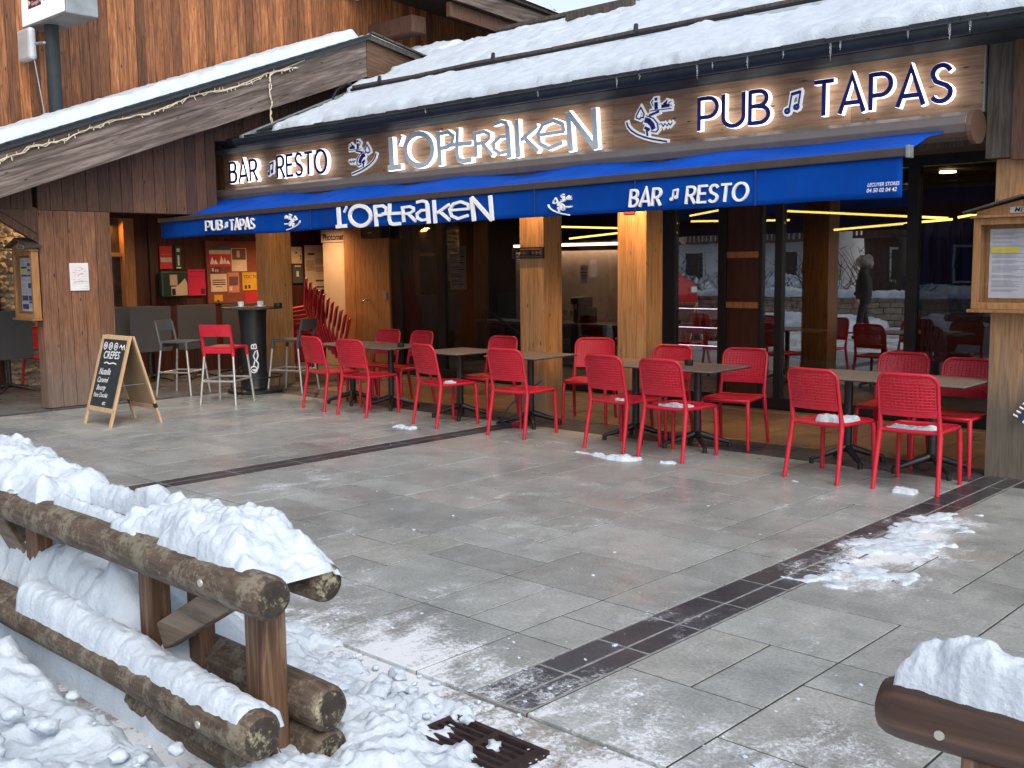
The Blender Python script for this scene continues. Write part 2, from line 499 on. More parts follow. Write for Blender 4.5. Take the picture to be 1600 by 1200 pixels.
def paving_mat(name, lo, hi, dust=True, rough=(.22, .55), tintw=.16):
    t = NT(name)
    v = t.mapping()
    isv = t.island()
    a = t.noise(v, 4.5, 9, .74, .4); f = t.noise(v, 60, 5, .75); stn = t.noise(v, 1.1, 8, .68, .5)
    col = t.ramp(a, [(.3, lo), (.7, hi)])
    b = t.math('ADD', 1-tintw, t.math('MULTIPLY', isv, 2*tintw))
    bc = t.node('CombineColor')
    for i in range(3): t.link(b, bc.inputs[i])
    col = t.mix(1.0, col, bc.outputs[0], 'MULTIPLY')
    col = t.mix(t.ramp(stn, [(.48, 0.0), (.62, .40), (.75, .55)]), col, tuple(x*.55 for x in lo))
    col = t.mix(t.ramp(t.noise(v, 2.3, 7, .7), [(.55, 0.0), (.66, .35)]), col, tuple(min(1, x*1.35) for x in hi))
    col = t.mix(t.ramp(isv, [(.80, 0.0), (.95, .35)]), col, (lo[0]*1.15, lo[1]*.92, lo[2]*.72))
    sp = t.ramp(f, [(.3, .62), (.5, 1.0), (.72, 1.32)])
    col = t.mix(1.0, col, sp, 'MULTIPLY')
    wet = t.noise(v, 1.3, 3, .5)
    ro = t.ramp(wet, [(.28, rough[0]), (.72, rough[1])])
    if dust:
        # trodden powder snow lying on the stone, thicker towards the street edge
        sep = t.node('SeparateXYZ'); t.link(t.tc.outputs['Object'], sep.inputs[0])
        mr = t.node('MapRange'); mr.inputs[1].default_value = 2.6; mr.inputs[2].default_value = 3.7
        mr.inputs[3].default_value = .15; mr.inputs[4].default_value = 0
        t.link(sep.outputs[1], mr.inputs[0])
        mr2 = t.node('MapRange'); mr2.inputs[1].default_value = 3.5; mr2.inputs[2].default_value = 6.5
        mr2.inputs[3].default_value = 0; mr2.inputs[4].default_value = -.065
        t.link(sep.outputs[1], mr2.inputs[0])
        n1 = t.noise(v, 1.25, 4, .55); n2 = t.noise(t.mapping((1.0, .55, 1)), 7, 8, .72, .6); n3 = t.noise(v, 48, 8, .85)
        s_ = t.math('ADD', t.math('ADD', t.math('MULTIPLY', n1, .55), t.math('MULTIPLY', n2, .5)), t.math('MULTIPLY', n3, .62))
        s_ = t.math('ADD', t.math('ADD', s_, mr.outputs[0]), mr2.outputs[0])
        dx = t.math('ABSOLUTE', t.math('ADD', sep.outputs[0], 2.50)); dy = t.math('ABSOLUTE', t.math('ADD', sep.outputs[1], -6.0))
        near = t.node('MapRange'); near.inputs[1].default_value = .55; near.inputs[2].default_value = .05; near.inputs[3].default_value = 0; near.inputs[4].default_value = .21
        t.link(t.math('ADD', dx, t.math('MULTIPLY', t.math('MAXIMUM', t.math('ADD', dy, -.75), 0.0), 1.4)), near.inputs[0])
        s_ = t.math('ADD', s_, near.outputs[0])
        m = t.ramp(s_, [(.89, 0.0), (.955, .38), (1.05, .9)])
        spk = t.ramp(t.noise(v, 30, 2, .5), [(.70, 0.0), (.74, .7)])
        m2 = t.math('MAXIMUM', m, t.math('MULTIPLY', spk, t.ramp(n1, [(.4, 0.0), (.6, .8)])))
        col = t.mix(m2, col, (.72, .76, .80))
        ro = t.mix(m2, ro, .7)
        t.bump(t.math('ADD', t.math('MULTIPLY', f, .35), m2), .25, .005)
    else:
        t.bump(f, .2, .003)
    return t.set(col, ro, 0, .5)

M['paving'] = paving_mat('grey stone paving', (.228, .246, .238), (.362, .383, .37), rough=(.22, .46), tintw=.14)
M['granite'] = paving_mat('dark granite setts', (.034, .037, .042), (.068, .072, .080), rough=(.25, .45))
M['joint'] = plain('joint mortar', (.035, .033, .031), .8, 0, .3, 20, .2)
M['joint_pale'] = plain('pale joint', (.24, .24, .235), .8, 0, .3, 20, .2)
M['concrete'] = paving_mat('street concrete', (.17, .16, .135), (.27, .255, .225), rough=(.4, .7), tintw=.05)
M['terrace'] = paving_mat('ochre terrace tiles', (.20, .13, .075), (.30, .20, .12), dust=False, rough=(.25, .5))
M['passage'] = paving_mat('dark passage paving', (.10, .10, .098), (.17, .17, .165), dust=False, rough=(.2, .45))

# ---------------------------------------------------------------- the setting
tag(MB().box(-90, 70, -80, 60, -.5, -.09).build('ground', M['concrete']), kind='structure')
tag(MB().box(-32, 9, 2.79, 12.9, -.085, -.0045).build('paving_bed', M['joint']), kind='structure')
mb = MB()
slab_field(mb, -2.575, 6, 2.78, 8.08, .312, 3)
slab_field(mb, -7.41, -2.875, 2.78, 8.08, .320, 11)
slab_field(mb, -12.55, -7.695, 2.78, 8.08, .318, 5)
tag(mb.build('paving', M['paving'], fix=False), kind='structure')
mb = MB()
slab_field(mb, -30, -12.72, 2.78, 12.8, .33, 9)
slab_field(mb, -12.55, -12.05, 8.66, 12.8, .3, 21)
tag(mb.build('passage_paving', M['passage'], fix=False), kind='structure')
mb = MB(); rn = random.Random(4)
def setts(mb, a0, a1, b0, b1, along, L, split):
    t = a0
    while t < a1-.02:
        for (p, q) in ((b0, b0+(b1-b0)*split), (b0+(b1-b0)*split, b1)):
            e = min(a1, t+L)
            z = rn.uniform(-.0015, .0005)
            if along == 'y': mb.box(p+.007, q-.007, t+.007, e-.007, -.04, z)
            else: mb.box(t+.006, e-.006, p+.005, q-.005, -.04, z)
        t += L
setts(mb, 2.785, 8.6, -2.875, -2.585, 'y', .40, .56)
setts(mb, 2.785, 8.1, -7.69, -7.415, 'y', .62, .5)
setts(mb, -12.0, -2.9, 8.09, 8.64, 'x', .62, .5)
setts(mb, 3.0, 12, -12.70, -12.56, 'y', .6, .5)
tag(mb.build('drain_strip', M['granite'], bevel=.003), kind='structure')
mb = MB()
mb.box(-2.878, -2.58, 2.78, 8.62, -.05, -.003); mb.box(-7.693, -7.412, 2.78, 8.1, -.05, -.003)
tag(mb.build('drain_strip_joints', M['joint_pale']), kind='structure')
mb = MB(); slab_field(mb, -12.0, 4, 8.66, 10.70, .40, 15, gap=.01)
tag(mb.build('terrace_floor', M['terrace'], fix=False), kind='structure')
# street edge: kerb stones along the paving, concrete street below
mb = MB(); rn = random.Random(2); x = -30.0
while x < 8:
    L = rn.uniform(.75, 1.0); e = rn.uniform(-.012, .012)
    mb.box(x+.006, x+L-.006, 2.58, 2.772, -.09, -.004+rn.uniform(-.003, .002)); x += L
tag(mb.build('kerb', M['concrete'], bevel=.008), kind='structure')
tag(MB().box(-34, 20, -14, 2.575, -.0895, -.012).build('street', M['concrete']), kind='structure')

# ---------------------------------------------------------------- chalet on the left
chalet = thing('chalet', (-13, 6, 0), 'tall dark timber chalet with a snowy porch gable, left of the pub', 'chalet')
CO = Vector((13, -6, 0))
def loc(mb, off=CO):
    mb.v = [(v[0]+off.x, v[1]+off.y, v[2]+off.z) for v in mb.v]; return mb
def boards_x(mb, X0, X1, y0, y1, zlo, zhi, w=.145, rn=random.Random(1), gap=.006):
    """vertical boards filling a wall in plane x; zlo/zhi functions of y"""
    y = y0
    while y < y1-.01:
        e = min(y1, y+w)
        a, b = y+gap/2, e-gap/2
        j = rn.uniform(0, .006)
        vs = [(X0, a, zlo(a)), (X1-j, a, zlo(a)), (X1-j, b, zlo(b)), (X0, b, zlo(b)), (X0, a, zhi(a)), (X1-j, a, zhi(a)), (X1-j, b, zhi(b)), (X0, b, zhi(b))]
        mb.add(vs, [(3,2,1,0),(4,5,6,7),(0,1,5,4),(1,2,6,5),(2,3,7,6),(3,0,4,7)])
        y = e
def boards_y(mb, Y0, Y1, x0, x1, z0, z1, w=.145, rn=random.Random(1), gap=.006):
    x = x0
    while x < x1-.01:
        e = min(x1, x+w)
        mb.box(x+gap/2, e-gap/2, Y0+rn.uniform(0, .006), Y1, z0, z1); x = e
sl = lambda y: 2.52+.369*(y-4.72)          # underside of the porch roof
sr = lambda y: 4.44-.19*(y-9.95)
porch_hi = lambda y: (sl(y) if y < 9.95 else sr(y))+.12
# upper gable wall of big planks behind
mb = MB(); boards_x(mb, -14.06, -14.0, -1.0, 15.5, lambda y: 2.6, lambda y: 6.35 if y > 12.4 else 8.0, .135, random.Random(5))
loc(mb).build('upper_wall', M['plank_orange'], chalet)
# porch gable wall: planks above the opening, then the pillar
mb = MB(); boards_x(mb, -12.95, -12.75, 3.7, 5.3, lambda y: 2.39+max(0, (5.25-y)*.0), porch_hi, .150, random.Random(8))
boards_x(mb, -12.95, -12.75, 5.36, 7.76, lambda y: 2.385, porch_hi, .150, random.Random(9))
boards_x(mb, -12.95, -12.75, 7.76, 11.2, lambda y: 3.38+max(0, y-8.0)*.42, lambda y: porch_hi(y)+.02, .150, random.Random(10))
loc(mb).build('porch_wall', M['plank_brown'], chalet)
mb = MB(); boards_x(mb, -12.90, -12.752, 5.36, 6.22, lambda y: .012, lambda y: 2.38, .172, random.Random(3))
boards_y(mb, 5.345, 5.36, -12.95, -12.752, .012, 2.38, .1, random.Random(2))
boards_x(mb, -12.96, -12.905, 5.37, 6.215, lambda y: .012, lambda y: 2.38, .17, random.Random(6))
mb.box(-12.95, -12.76, 6.222, 6.24, .012, 2.38)
loc(mb).build('pillar', M['plank_porch'], chalet)
# slanted head of the side opening
mb = MB(); mb.beam((-12.84, 4.3, 2.75), (-12.84, 5.42, 2.05), .16, .09, (1, 0, 0))
mb.prism([(4.35, 2.72), (5.36, 2.10), (5.36, 2.40), (4.35, 2.76)], -12.93, -12.77, 'x')
loc(mb).build('brace', M['plank_brown'], chalet)
# barge boards
def poly_beam(pts_lo, pts_hi, x0, x1):
    mb = MB(); n = len(pts_lo)
    poly = pts_lo+pts_hi[::-1]
    return mb.prism(poly, x0, x1, 'x')
def sloped_board(lo, hi, x0, x1, ang, mat):
    # built level and then turned, so that the grain follows the slope
    ca, sa = math.cos(-ang), math.sin(-ang); oy, oz = lo[0]
    P = [((y-oy)*ca-(z-oz)*sa, (y-oy)*sa+(z-oz)*ca) for y, z in lo+hi[::-1]]
    o = MB().prism(P, x0+CO.x, x1+CO.x, 'x').build('barge_board', mat, chalet)
    o.location = (0, oy+CO.y, oz+CO.z); o.rotation_euler = (ang, 0, 0); return o
z0_ = 2.47+.369*(3.5-4.72)
sloped_board([(3.5, z0_), (9.945, 4.39)], [(3.5, z0_+.285), (9.945, 4.665)], -12.26, -12.2, math.atan(.369), M['barge'])
sloped_board([(3.5, z0_+.29), (9.945, 4.67)], [(3.5, z0_+.50), (9.945, 4.905)], -12.26, -12.203, math.atan(.369), M['barge'])
sloped_board([(9.955, 4.39), (11.6, 4.0)], [(9.955, 4.90), (11.6, 4.60)], -12.26, -12.2, math.atan(-.20), M['barge_orange'])
# porch roof slabs with a slate edge
mb = poly_beam([(3.4, 2.47+.369*(3.4-4.72)+.5), (9.95, 4.905)], [(3.38, 2.47+.369*(3.4-4.72)+.56), (9.95, 4.975)], -13.99, -12.13)
rn = random.Random(6); y = 3.4
while y < 9.9:                                   # slate butts showing along the edge
    z = 2.47+.369*(y-4.72)+.56
    mb.obox((-12.135, y+.1, z+.045), (0, math.cos(.34), math.sin(.34)), (1, 0, 0), (0, -math.sin(.34), math.cos(.34)), .115, .03, .010); y += .2
loc(mb).build('porch_roof', M['metal_dark'], chalet)
mb = poly_beam([(9.95, 4.905), (11.6, 4.605)], [(9.95, 4.975), (11.6, 4.675)], -13.99, -12.13)
y = 9.98
while y < 11.5:
    z = 4.975-.19*(y-9.95)
    mb.obox((-12.12, y+.1, z+.012), (0, math.cos(.19), -math.sin(.19)), (1, 0, 0), (0, math.sin(.19), math.cos(.19)), .11, .035, .012); y += .2
loc(mb).build('porch_roof', M['beam_dark'], chalet)
# upper eave, far right
mb = MB()
mb.prism([(11.9, 5.60), (14.6, 5.39), (14.6, 5.60), (11.9, 5.82)], -12.58, -12.50, 'x')
loc(mb).build('barge_board', M['plank_brown'], chalet)
mb = MB(); mb.prism([(11.9, 5.83), (14.75, 5.60), (14.75, 5.87), (11.9, 6.10)], -12.44, -12.38, 'x')
loc(mb).build('fascia_board', M['barge'], chalet)
mb = MB(); mb.prism([(11.0, 6.19), (14.9, 5.88), (14.9, 5.98), (11.0, 6.29)], -13.99, -12.30, 'x')
mb.tube([(-12.5, 14.95, 5.98), (-12.28, 14.95, 5.98)], .06, 10)
loc(mb).build('upper_roof', M['beam_dark'], chalet)
mb = MB(); mb.box(-13.98, -12.9, 11.45, 11.75, 5.36, 5.62)
loc(mb).build('purlin', M['plank_brown'], chalet, bevel=.01)
mb = MB(); mb.box(-13.99, -13.95, 10.55, 11.25, 5.98, 6.8)
loc(mb).build('window', M['white'], chalet)
# passage under the chalet: panelling, ceiling, window, stone
mb = MB(); boards_x(mb, -15.56, -15.5, 8.05, 12.6, lambda y: 0, lambda y: 2.6, .15, random.Random(4))
mb.box(-15.56, -15.47, 7.95, 8.06, 0, 2.6); mb.box(-15.56, -15.46, 8.18, 8.22, 0, 2.6)
loc(mb).build('panelling', M['plank_red'], chalet)
mb = MB(); boards_x(mb, -15.56, -15.5, 3.2, 5.92, lambda y: 0, lambda y: 2.6, .15, random.Random(14))
loc(mb).build('panelling', M['plank_red'], chalet)
mb = MB(); boards_y(mb, 12.6, 12.66, -15.5, -13.9, 0, 2.6)
loc(mb).build('panelling', M['plank_red'], chalet)
mb = MB(); boards_x(mb, -13.0, -12.96, 3.0, 3.1, lambda y: 2.5, lambda y: 2.55)
mb.box(-15.5, -12.96, 3.2, 12.6, 2.52, 2.6)
loc(mb).build('passage_ceiling', M['soffit'], chalet)
loc(MB().box(-15.6, -15.5, 6.9, 7.95, 0, 1.1)).build('window_wall', M['plank_red'], chalet); loc(MB().box(-15.6, -15.5, 6.9, 7.95, 2.45, 2.6)).build('window_wall', M['plank_red'], chalet)
mb = MB(); mb.box(-15.9, -15.48, 7.78, 7.95, 1.1, 2.45); mb.box(-15.9, -15.48, 7.0, 7.78, 1.06, 1.1)
wf = loc(mb).build('window', M['oak'], chalet)
mb = MB(); mb.box(-15.66, -15.63, 6.9, 7.78, 1.1, 2.45); pic = loc(mb).build('picture', plain('dark photo print', (.045, .036, .03), .5, 0, .7, 5), wf)
mb = MB(); mb.box(-15.62, -15.56, 7.3, 7.78, 1.87, 1.93); loc(mb).build('frame', M['pine'], wf)
mb = MB(); mb.box(-16.3, -16.2, 6.8, 8.3, .9, 2.6); loc(mb).build('stone_wall', M['stone_warm'], chalet)
mb = MB(); rn = random.Random(12)
for k in range(30):
    for j in range(14):
        mb.blob((-15.61+rn.uniform(-.02, .02), 5.95+j*.08+rn.uniform(-.03, .03), .05+k*.085+rn.uniform(-.02, .02)), rn.uniform(.04, .07), k*9+j, 2, .8, .6)
mb.box(-15.75, -15.6, 5.9, 6.95, 0, 2.6)
loc(mb).build('stone_wall', M['stone_warm'], chalet, smooth=60)

# ---------------------------------------------------------------- the pub building
pub = thing('pub_building', (-8, 10, 0), 'low pub with timber posts, big dark windows and a snow covered roof', 'pub')
PO = Vector((8, -10, 0))
for (x0, x1, y0, y1, m) in ((-13.15, -12.80, 8.60, 8.95, 'post'), (-7.98, -7.63, 8.60, 8.90, 'post'), (-6.70, -6.34, 8.70, 8.98, 'post')):
    mb = MB()
    n = 3; w = (x1-x0)/n
    for k in range(n): mb.box(x0+k*w+(.0008 if k else 0), x0+(k+1)*w, y0, y1, 0, 2.55)
    loc(mb, PO).build('post', M[m], pub)
mb = MB(); mb.box(-2.88, -2.70, 8.40, 8.75, 0, 2.42); mb.box(-2.699, -2.45, 8.402, 8.752, 0, 2.42); mb.box(-2.449, -2.1, 8.40, 8.75, 0, 2.42)
loc(mb, PO).build('post', M['post_dirty'], pub)
mb = MB(); mb.box(-2.93, -2.74, 8.30, 8.70, 2.424, 3.36)
loc(mb, PO).build('head_post', M['beam_dark'], pub)
mb = MB(); boards_y(mb, 8.26, 8.34, -2.738, 2.0, 2.40, 3.36, .32)
loc(mb, PO).build('side_panel', M['plank_brown'], pub)
# head beam, soffit
mb = MB(); mb.box(-13.4, 3, 8.56, 8.98, 2.555, 2.86); loc(mb, PO).build('head_beam', M['beam_dark'], pub)
mb = MB(); y = 8.985
while y < 10.7: mb.box(-13.9, 3, y+.003, y+.137, 2.74, 2.78); y += .14
loc(mb, PO).build('soffit', M['soffit'], pub)
# glazing: frame, panes
Yg = 10.80
def bar(x0, x1, z0, z1, d=.05, m='frame', name='window_frame', par=None):
    return loc(MB().box(x0, x1, Yg-d, Yg+d, z0, z1), PO).build(name, M[m], par or pub, bevel=.003)
bar(-12.72, 3, .0, .13, .07, name='sill')
bar(-12.72, 3, 2.62, 2.735, .055, name='top_frame')
edges = [(-12.72, -12.51), (-11.67, -11.53), (-9.85, -9.70), (-7.66, -7.41), (-6.80, -6.69), (-6.055, -5.965), (-4.55, -4.435), (-2.75, -2.65)]
for (a, b) in edges: bar(a, b, .132, 2.618)
for (a, b) in zip(edges[:-1], edges[1:]):
    x0, x1 = a[1], b[0]
    if x0 == -6.69:
        d = bar(-6.689, -6.26, .132, 2.618, .03, 'plank_red', 'door'); bar(-6.259, -6.22, .132, 2.618, .045, 'frame', 'door_frame')
        for z in (1.76, 1.18): 
            loc(MB().box(-6.685, -6.265, Yg-.045, Yg-.031, z-.035, z+.035), PO).build('door_rail', M['oak'], d)
        x0 = -6.219
    gm = 'glass' if -6.3 < x0 < -5 or -8 < x0 < -6.3 else 'glass_dim'
    p = loc(MB().box(x0+.001, x1-.001, Yg-.006, Yg+.006, .132, 2.618), PO).build('pane', M[gm], pub)
# timber panel with the tap beside the door
mb = MB(); boards_y(mb, 10.72, 10.80, -13.86, -12.73, 0, 2.735, .28, random.Random(3))
loc(mb, PO).build('wall_panel', M['oak'], pub)
tag(MB().box(-12.4, -2, 10.48, 10.505, -.005, .003).build('threshold', M['alu']), kind='structure')
# roof
RS = .42; roof_z = lambda y: 3.40+RS*(y-7.9)
mb = MB(); mb.prism([(7.88, roof_z(7.88)-.10), (11.9, roof_z(11.9)-.10), (11.9, roof_z(11.9)), (7.88, roof_z(7.88))], -12.12, 4, 'x')
rn = random.Random(9); x = -12.1
while x < 3.9:                                   # slate butts at the eave
    w = rn.uniform(.16, .24); z = roof_z(7.86)
    mb.box(x+.003, x+w-.003, 7.80-rn.uniform(0, .02), 8.1, z-.045-rn.uniform(0, .01), z-.006+rn.uniform(0, .01)); x += w
y = 8.1
while y < 9.0:                                   # slates showing at the bare left end
    mb.obox((-11.75, y, roof_z(y)+.012), (1, 0, 0), (0, math.cos(.40), math.sin(.40)), (0, -math.sin(.40), math.cos(.40)), .38, .10, .012); y += .15
roof = loc(mb, PO).build('roof', M['metal_dark'], pub)
mb = MB(); mb.prism([(11.9, roof_z(11.9)-.1), (17.0, roof_z(11.9)-1.9), (17.0, roof_z(11.9)-1.8), (11.9, roof_z(11.9))], -12.12, 4, 'x')
loc(mb, PO).build('roof', M['metal_dark'], pub)
mb = MB(); mb.box(-12.14, -12.05, 7.80, 9.6, 3.30, 3.36)
mb.prism([(7.78, roof_z(7.78)-.06), (9.8, roof_z(9.8)-.06), (9.8, roof_z(9.8)+.04), (7.78, roof_z(7.78)+.04)], -12.18, -12.13, 'x')
loc(mb, PO).build('verge', M['zinc'], pub)
mb = MB(); mb.prism([(11.25, roof_z(11.25)-.10), (11.9, roof_z(11.9)-.10), (11.9, roof_z(11.9)-.002), (11.25, roof_z(11.25)-.002)], -13.99, -12.125, 'x')
loc(mb, PO).build('roof', M['metal_dark'], pub)
# gutter and flashing between roof and sign
mb = MB()
gp = [(7.80+.085*math.cos(a), 3.325+.075*math.sin(a)) for a in [math.pi+math.pi*k/10 for k in range(11)]]
gp2 = [(7.80+.075*math.cos(a), 3.325+.065*math.sin(a)) for a in [2*math.pi-math.pi*k/10 for k in range(11)]]
mb.prism(gp+gp2, -12.25, 3.5, 'x')
mb.tube([(-12.25, 7.712, 3.328), (3.5, 7.712, 3.328)], .009, 6)
gut = loc(mb, PO).build('gutter', M['metal_blue'], pub, smooth=40)
mb = MB(); x = -11.8
while x < 3:
    mb.beam((x, 7.705, 3.33), (x+.03, 7.89, 3.36), .022, .004); x += .92
loc(mb, PO).build('bracket', M['zinc'], gut)
mb = MB(); mb.prism([(7.90, 3.30), (8.50, 3.30), (8.50, 3.55), (7.98, 3.40)], -12.2, 3.4, 'x')
loc(mb, PO).build('eave_board', M['black'], pub)
mb = MB(); mb.prism([(8.12, 3.255), (8.40, 3.255), (8.40, 3.298), (8.02, 3.298), (8.02, 3.285)], -13.42, 3.4, 'x')
loc(mb, PO).build('flashing', M['metal_blue'], pub)
mb = MB(); mb.prism([(8.05, 3.2985), (8.06, 3.2985), (7.93, 3.40), (7.92, 3.40)], -13.0, 3.4, 'x')
loc(mb, PO).build('flashing', M['metal_blue'], pub)
# upper step at the left, next to the chalet
# interior shell
mb = MB(); mb.box(-14, 3, 10.86, 17, -.02, .06); loc(mb, PO).build('interior_floor', M['table_grey'], pub)
mb = MB(); mb.box(-14, 3, 16.0, 16.1, .06, 2.9); mb.box(-13.95, -13.85, 10.86, 16, .06, 2.9); mb.box(2.9, 3, 10.86, 16, .06, 2.9)
loc(mb, PO).build('interior_wall', M['plank_red'], pub)
mb = MB(); mb.box(-14, 3, 10.86, 16.1, 2.85, 2.95)
x = -13.5
for k in range(24):
    mb.box(-13.8, 2.9, 10.95+k*.21, 11.0+k*.21, 2.70, 2.84)
loc(mb, PO).build('interior_ceiling', M['soffit'], pub)
# ---------------------------------------------------------------- lettering
LOP= [(0.195, 0, [(0.234, 0.981), (0.281, 0.031)]), (0.15, 0, [(0.084, 0.103), (0.678, 0.119)]), (0.08, 0, [(0.726, 0.994), (0.575, 0.739)]), (0.151, 1, [(2.049, 0.488), (2.017, 0.353), (1.933, 0.236), (1.804, 0.147), (1.642, 0.095), (1.462, 0.086), (1.282, 0.121), (1.12, 0.197), (0.993, 0.307), (0.913, 0.44), (0.888, 0.582), (0.922, 0.72), (1.011, 0.838), (1.145, 0.927), (1.31, 0.976), (1.49, 0.981), (1.668, 0.943), (1.826, 0.866), (1.949, 0.757), (2.025, 0.627)]), (0.154, 0, [(2.286, 0.963), (2.351, 0.022)]), (0.109, 0, [(2.26, 0.889), (2.693, 0.915), (2.907, 0.787), (2.845, 0.575), (2.642, 0.505), (2.397, 0.492)]), (0.129, 0, [(3.071, 0.987), (3.038, 0.288), (3.098, 0.132), (3.271, 0.075), (3.608, 0.093)]), (0.118, 0, [(2.684, 0.556), (3.633, 0.54)]), (0.127, 0, [(3.739, 0.807), (3.787, 0.149)]), (0.095, 0, [(3.677, 0.771), (4.097, 0.795), (4.284, 0.715), (4.282, 0.6), (4.13, 0.519), (3.825, 0.492)]), (0.105, 0, [(4.016, 0.497), (4.393, 0.15)]), (0.155, 0, [(4.965, 0.859), (5.024, 0.028)]), (0.103, 0, [(4.453, 0.95), (4.734, 0.995), (4.916, 0.946), (4.979, 0.806)]), (0.093, 0, [(4.99, 0.599), (4.691, 0.605), (4.459, 0.464), (4.47, 0.291), (4.683, 0.179), (5.013, 0.215)]), (0.143, 0, [(5.29, 0.991), (5.348, 0.024)]), (0.101, 0, [(6.023, 0.767), (5.432, 0.447)]), (0.111, 0, [(5.553, 0.508), (6.036, 0.123)]), (0.089, 0, [(6.061, 0.523), (6.935, 0.542)]), (0.099, 0, [(6.922, 0.534), (6.871, 0.725), (6.553, 0.845), (6.215, 0.779), (6.034, 0.556), (6.114, 0.297), (6.412, 0.162), (6.867, 0.273)]), (0.156, 0, [(7.043, 0.991), (7.141, 0.034)]), (0.135, 0, [(7.05, 0.981), (7.92, 0.039)]), (0.153, 0, [(7.86, 1.011), (7.932, 0.018)])]
SKI= [(0.043, 0, [(0.025, 0.525), (0.063, 0.424), (0.156, 0.331), (0.31, 0.238), (0.538, 0.148), (0.763, 0.085), (1.117, 0.01)]), (0.031, 1, [(0.415, 0.805), (0.301, 0.655), (0.286, 0.594), (0.385, 0.555), (0.423, 0.594), (0.479, 0.577), (0.503, 0.664)]), (0.131, 0, [(0.522, 0.53), (0.627, 0.496), (0.717, 0.409), (0.759, 0.304)]), (0.029, 0, [(0.567, 0.613), (0.746, 0.543), (0.858, 0.425), (0.885, 0.292), (0.822, 0.237), (0.695, 0.268)]), (0.072, 0, [(0.522, 0.362), (0.65, 0.302)]), (0.048, 0, [(0.575, 0.303), (0.598, 0.175)]), (0.055, 0, [(0.642, 0.608), (0.901, 0.67)]), (0.024, 0, [(0.671, 0.702), (1.222, 0.7)]), (0.095, 0, [(0.827, 0.719), (0.819, 0.874)]), (0.071, 0, [(0.819, 0.909), (0.819, 0.968)]), (0.021, 0, [(0.745, 0.929), (0.703, 0.887), (0.745, 0.799)]), (0.082, 0, [(0.967, 0.769), (1.171, 0.77)]), (0.059, 0, [(1.025, 0.804), (1.098, 0.843)]), (0.019, 0, [(1.098, 0.843), (1.112, 0.894)]), (0.019, 0, [(1.149, 0.82), (1.214, 0.847)]), (0.019, 0, [(1.163, 0.783), (1.229, 0.758)]), (0.019, 0, [(0.902, 0.397), (0.969, 0.406), (1.013, 0.339), (1.057, 0.398), (1.115, 0.341), (1.159, 0.397), (1.195, 0.349), (1.253, 0.404)])]
def arc(cx, cz, rx, rz, a0, a1, n=10):
    return [(cx+rx*math.cos(R(a0+(a1-a0)*i/n)), cz+rz*math.sin(R(a0+(a1-a0)*i/n))) for i in range(n+1)]
G = {   # thin geometric capitals, height 1: strokes and advance
 'A': ([[(0, 0), (.30, 1), (.60, 0)], [(.10, .28), (.50, .28)]], .60),
 'B': ([[(0, 0), (0, 1)], [(0, .95), (.22, .95)]+arc(.22, .74, .19, .21, 80, -80)+[(0, .53)], [(.2, .51)]+arc(.24, .28, .22, .23, 85, -85)+[(0, .05)]], .46),
 'R': ([[(0, 0), (0, 1)], [(0, .95), (.20, .95)]+arc(.22, .71, .22, .24, 85, -85)+[(0, .47)], [(.20, .47), (.48, 0)]], .48),
 'P': ([[(0, 0), (0, 1)], [(0, .95), (.22, .95)]+arc(.24, .67, .24, .28, 85, -85)+[(0, .39)]], .48),
 'E': ([[(0, 0), (0, 1)], [(0, .95), (.42, .95)], [(0, .53), (.36, .53)], [(0, .05), (.42, .05)]], .42),
 'S': ([[(.42, .80)]+arc(.22, .75, .19, .21, 40, 200, 9)+[(.10, .56), (.34, .43)]+arc(.22, .26, .21, .22, 20, -155, 10)], .44),
 'T': ([[(0, .95), (.50, .95)], [(.25, .95), (.25, 0)]], .50),
 'O': (['c']+[arc(.36, .5, .36, .47, 90, 450, 28)[:-1]], .72),
 'U': ([[(0, 1), (0, .34)]+arc(.26, .31, .26, .27, 180, 360, 10)+[(.52, .34), (.52, 1)]], .52),
}
def word_strokes(txt, x0, x1, z0, z1, wk=.125, gap=.16, slant=0.0):
    adv = sum(G[c][1] for c in txt)+gap*(len(txt)-1)
    sx, h = (x1-x0)/adv, z1-z0
    out, u = [], 0.0
    for c in txt:
        st, a = G[c]; closed = False
        for s_ in st:
            if s_ == 'c': closed = True; continue
            out.append((wk*h, closed, [(x0+(u+p[0])*sx+slant*p[1]*h, z0+p[1]*h) for p in s_]))
        u += a+gap
    return out
def unit_strokes(src, x0, z0, sx, sz, mirror=None):
    out = []
    for (w, c, pts) in src:
        P = [((mirror-p[0] if mirror else p[0])*sx+x0, p[1]*sz+z0) for p in pts]
        out.append((w*(sz*.6+sx*.4), c, P))
    return out
def note_strokes(x0, z0, h):
    e = arc(.13, .12, .10, .09, 0, 360, 8)[:-1]; e2 = arc(.60, .26, .10, .09, 0, 360, 8)[:-1]
    raw = [(.14, True, e), (.14, True, e2), (.08, False, [(.22, .12), (.36, .92)]), (.16, False, [(.34, .86), (.82, .94)]), (.08, False, [(.69, .26), (.80, .95)])]
    return [(w*h, c, [(x0+p[0]*h, z0+p[1]*h) for p in pts]) for w, c, pts in raw]
def lay(mb, strokes, yf, yb, grow=0.0, eps=.0004):
    for i, (w, c, pts) in enumerate(strokes):
        if grow and not c and len(pts) > 1:           # lengthen open ends too
            a, b = Vector(pts[0]), Vector(pts[1]); pts = [tuple(a+(a-b).normalized()*grow/2)]+list(pts[1:])
            a, b = Vector(pts[-1]), Vector(pts[-2]); pts = list(pts[:-1])+[tuple(a+(a-b).normalized()*grow/2)]
        mb.stroke(pts, w+grow, yf-eps*(i % 7), yb+eps*(i % 7), c)
    return mb

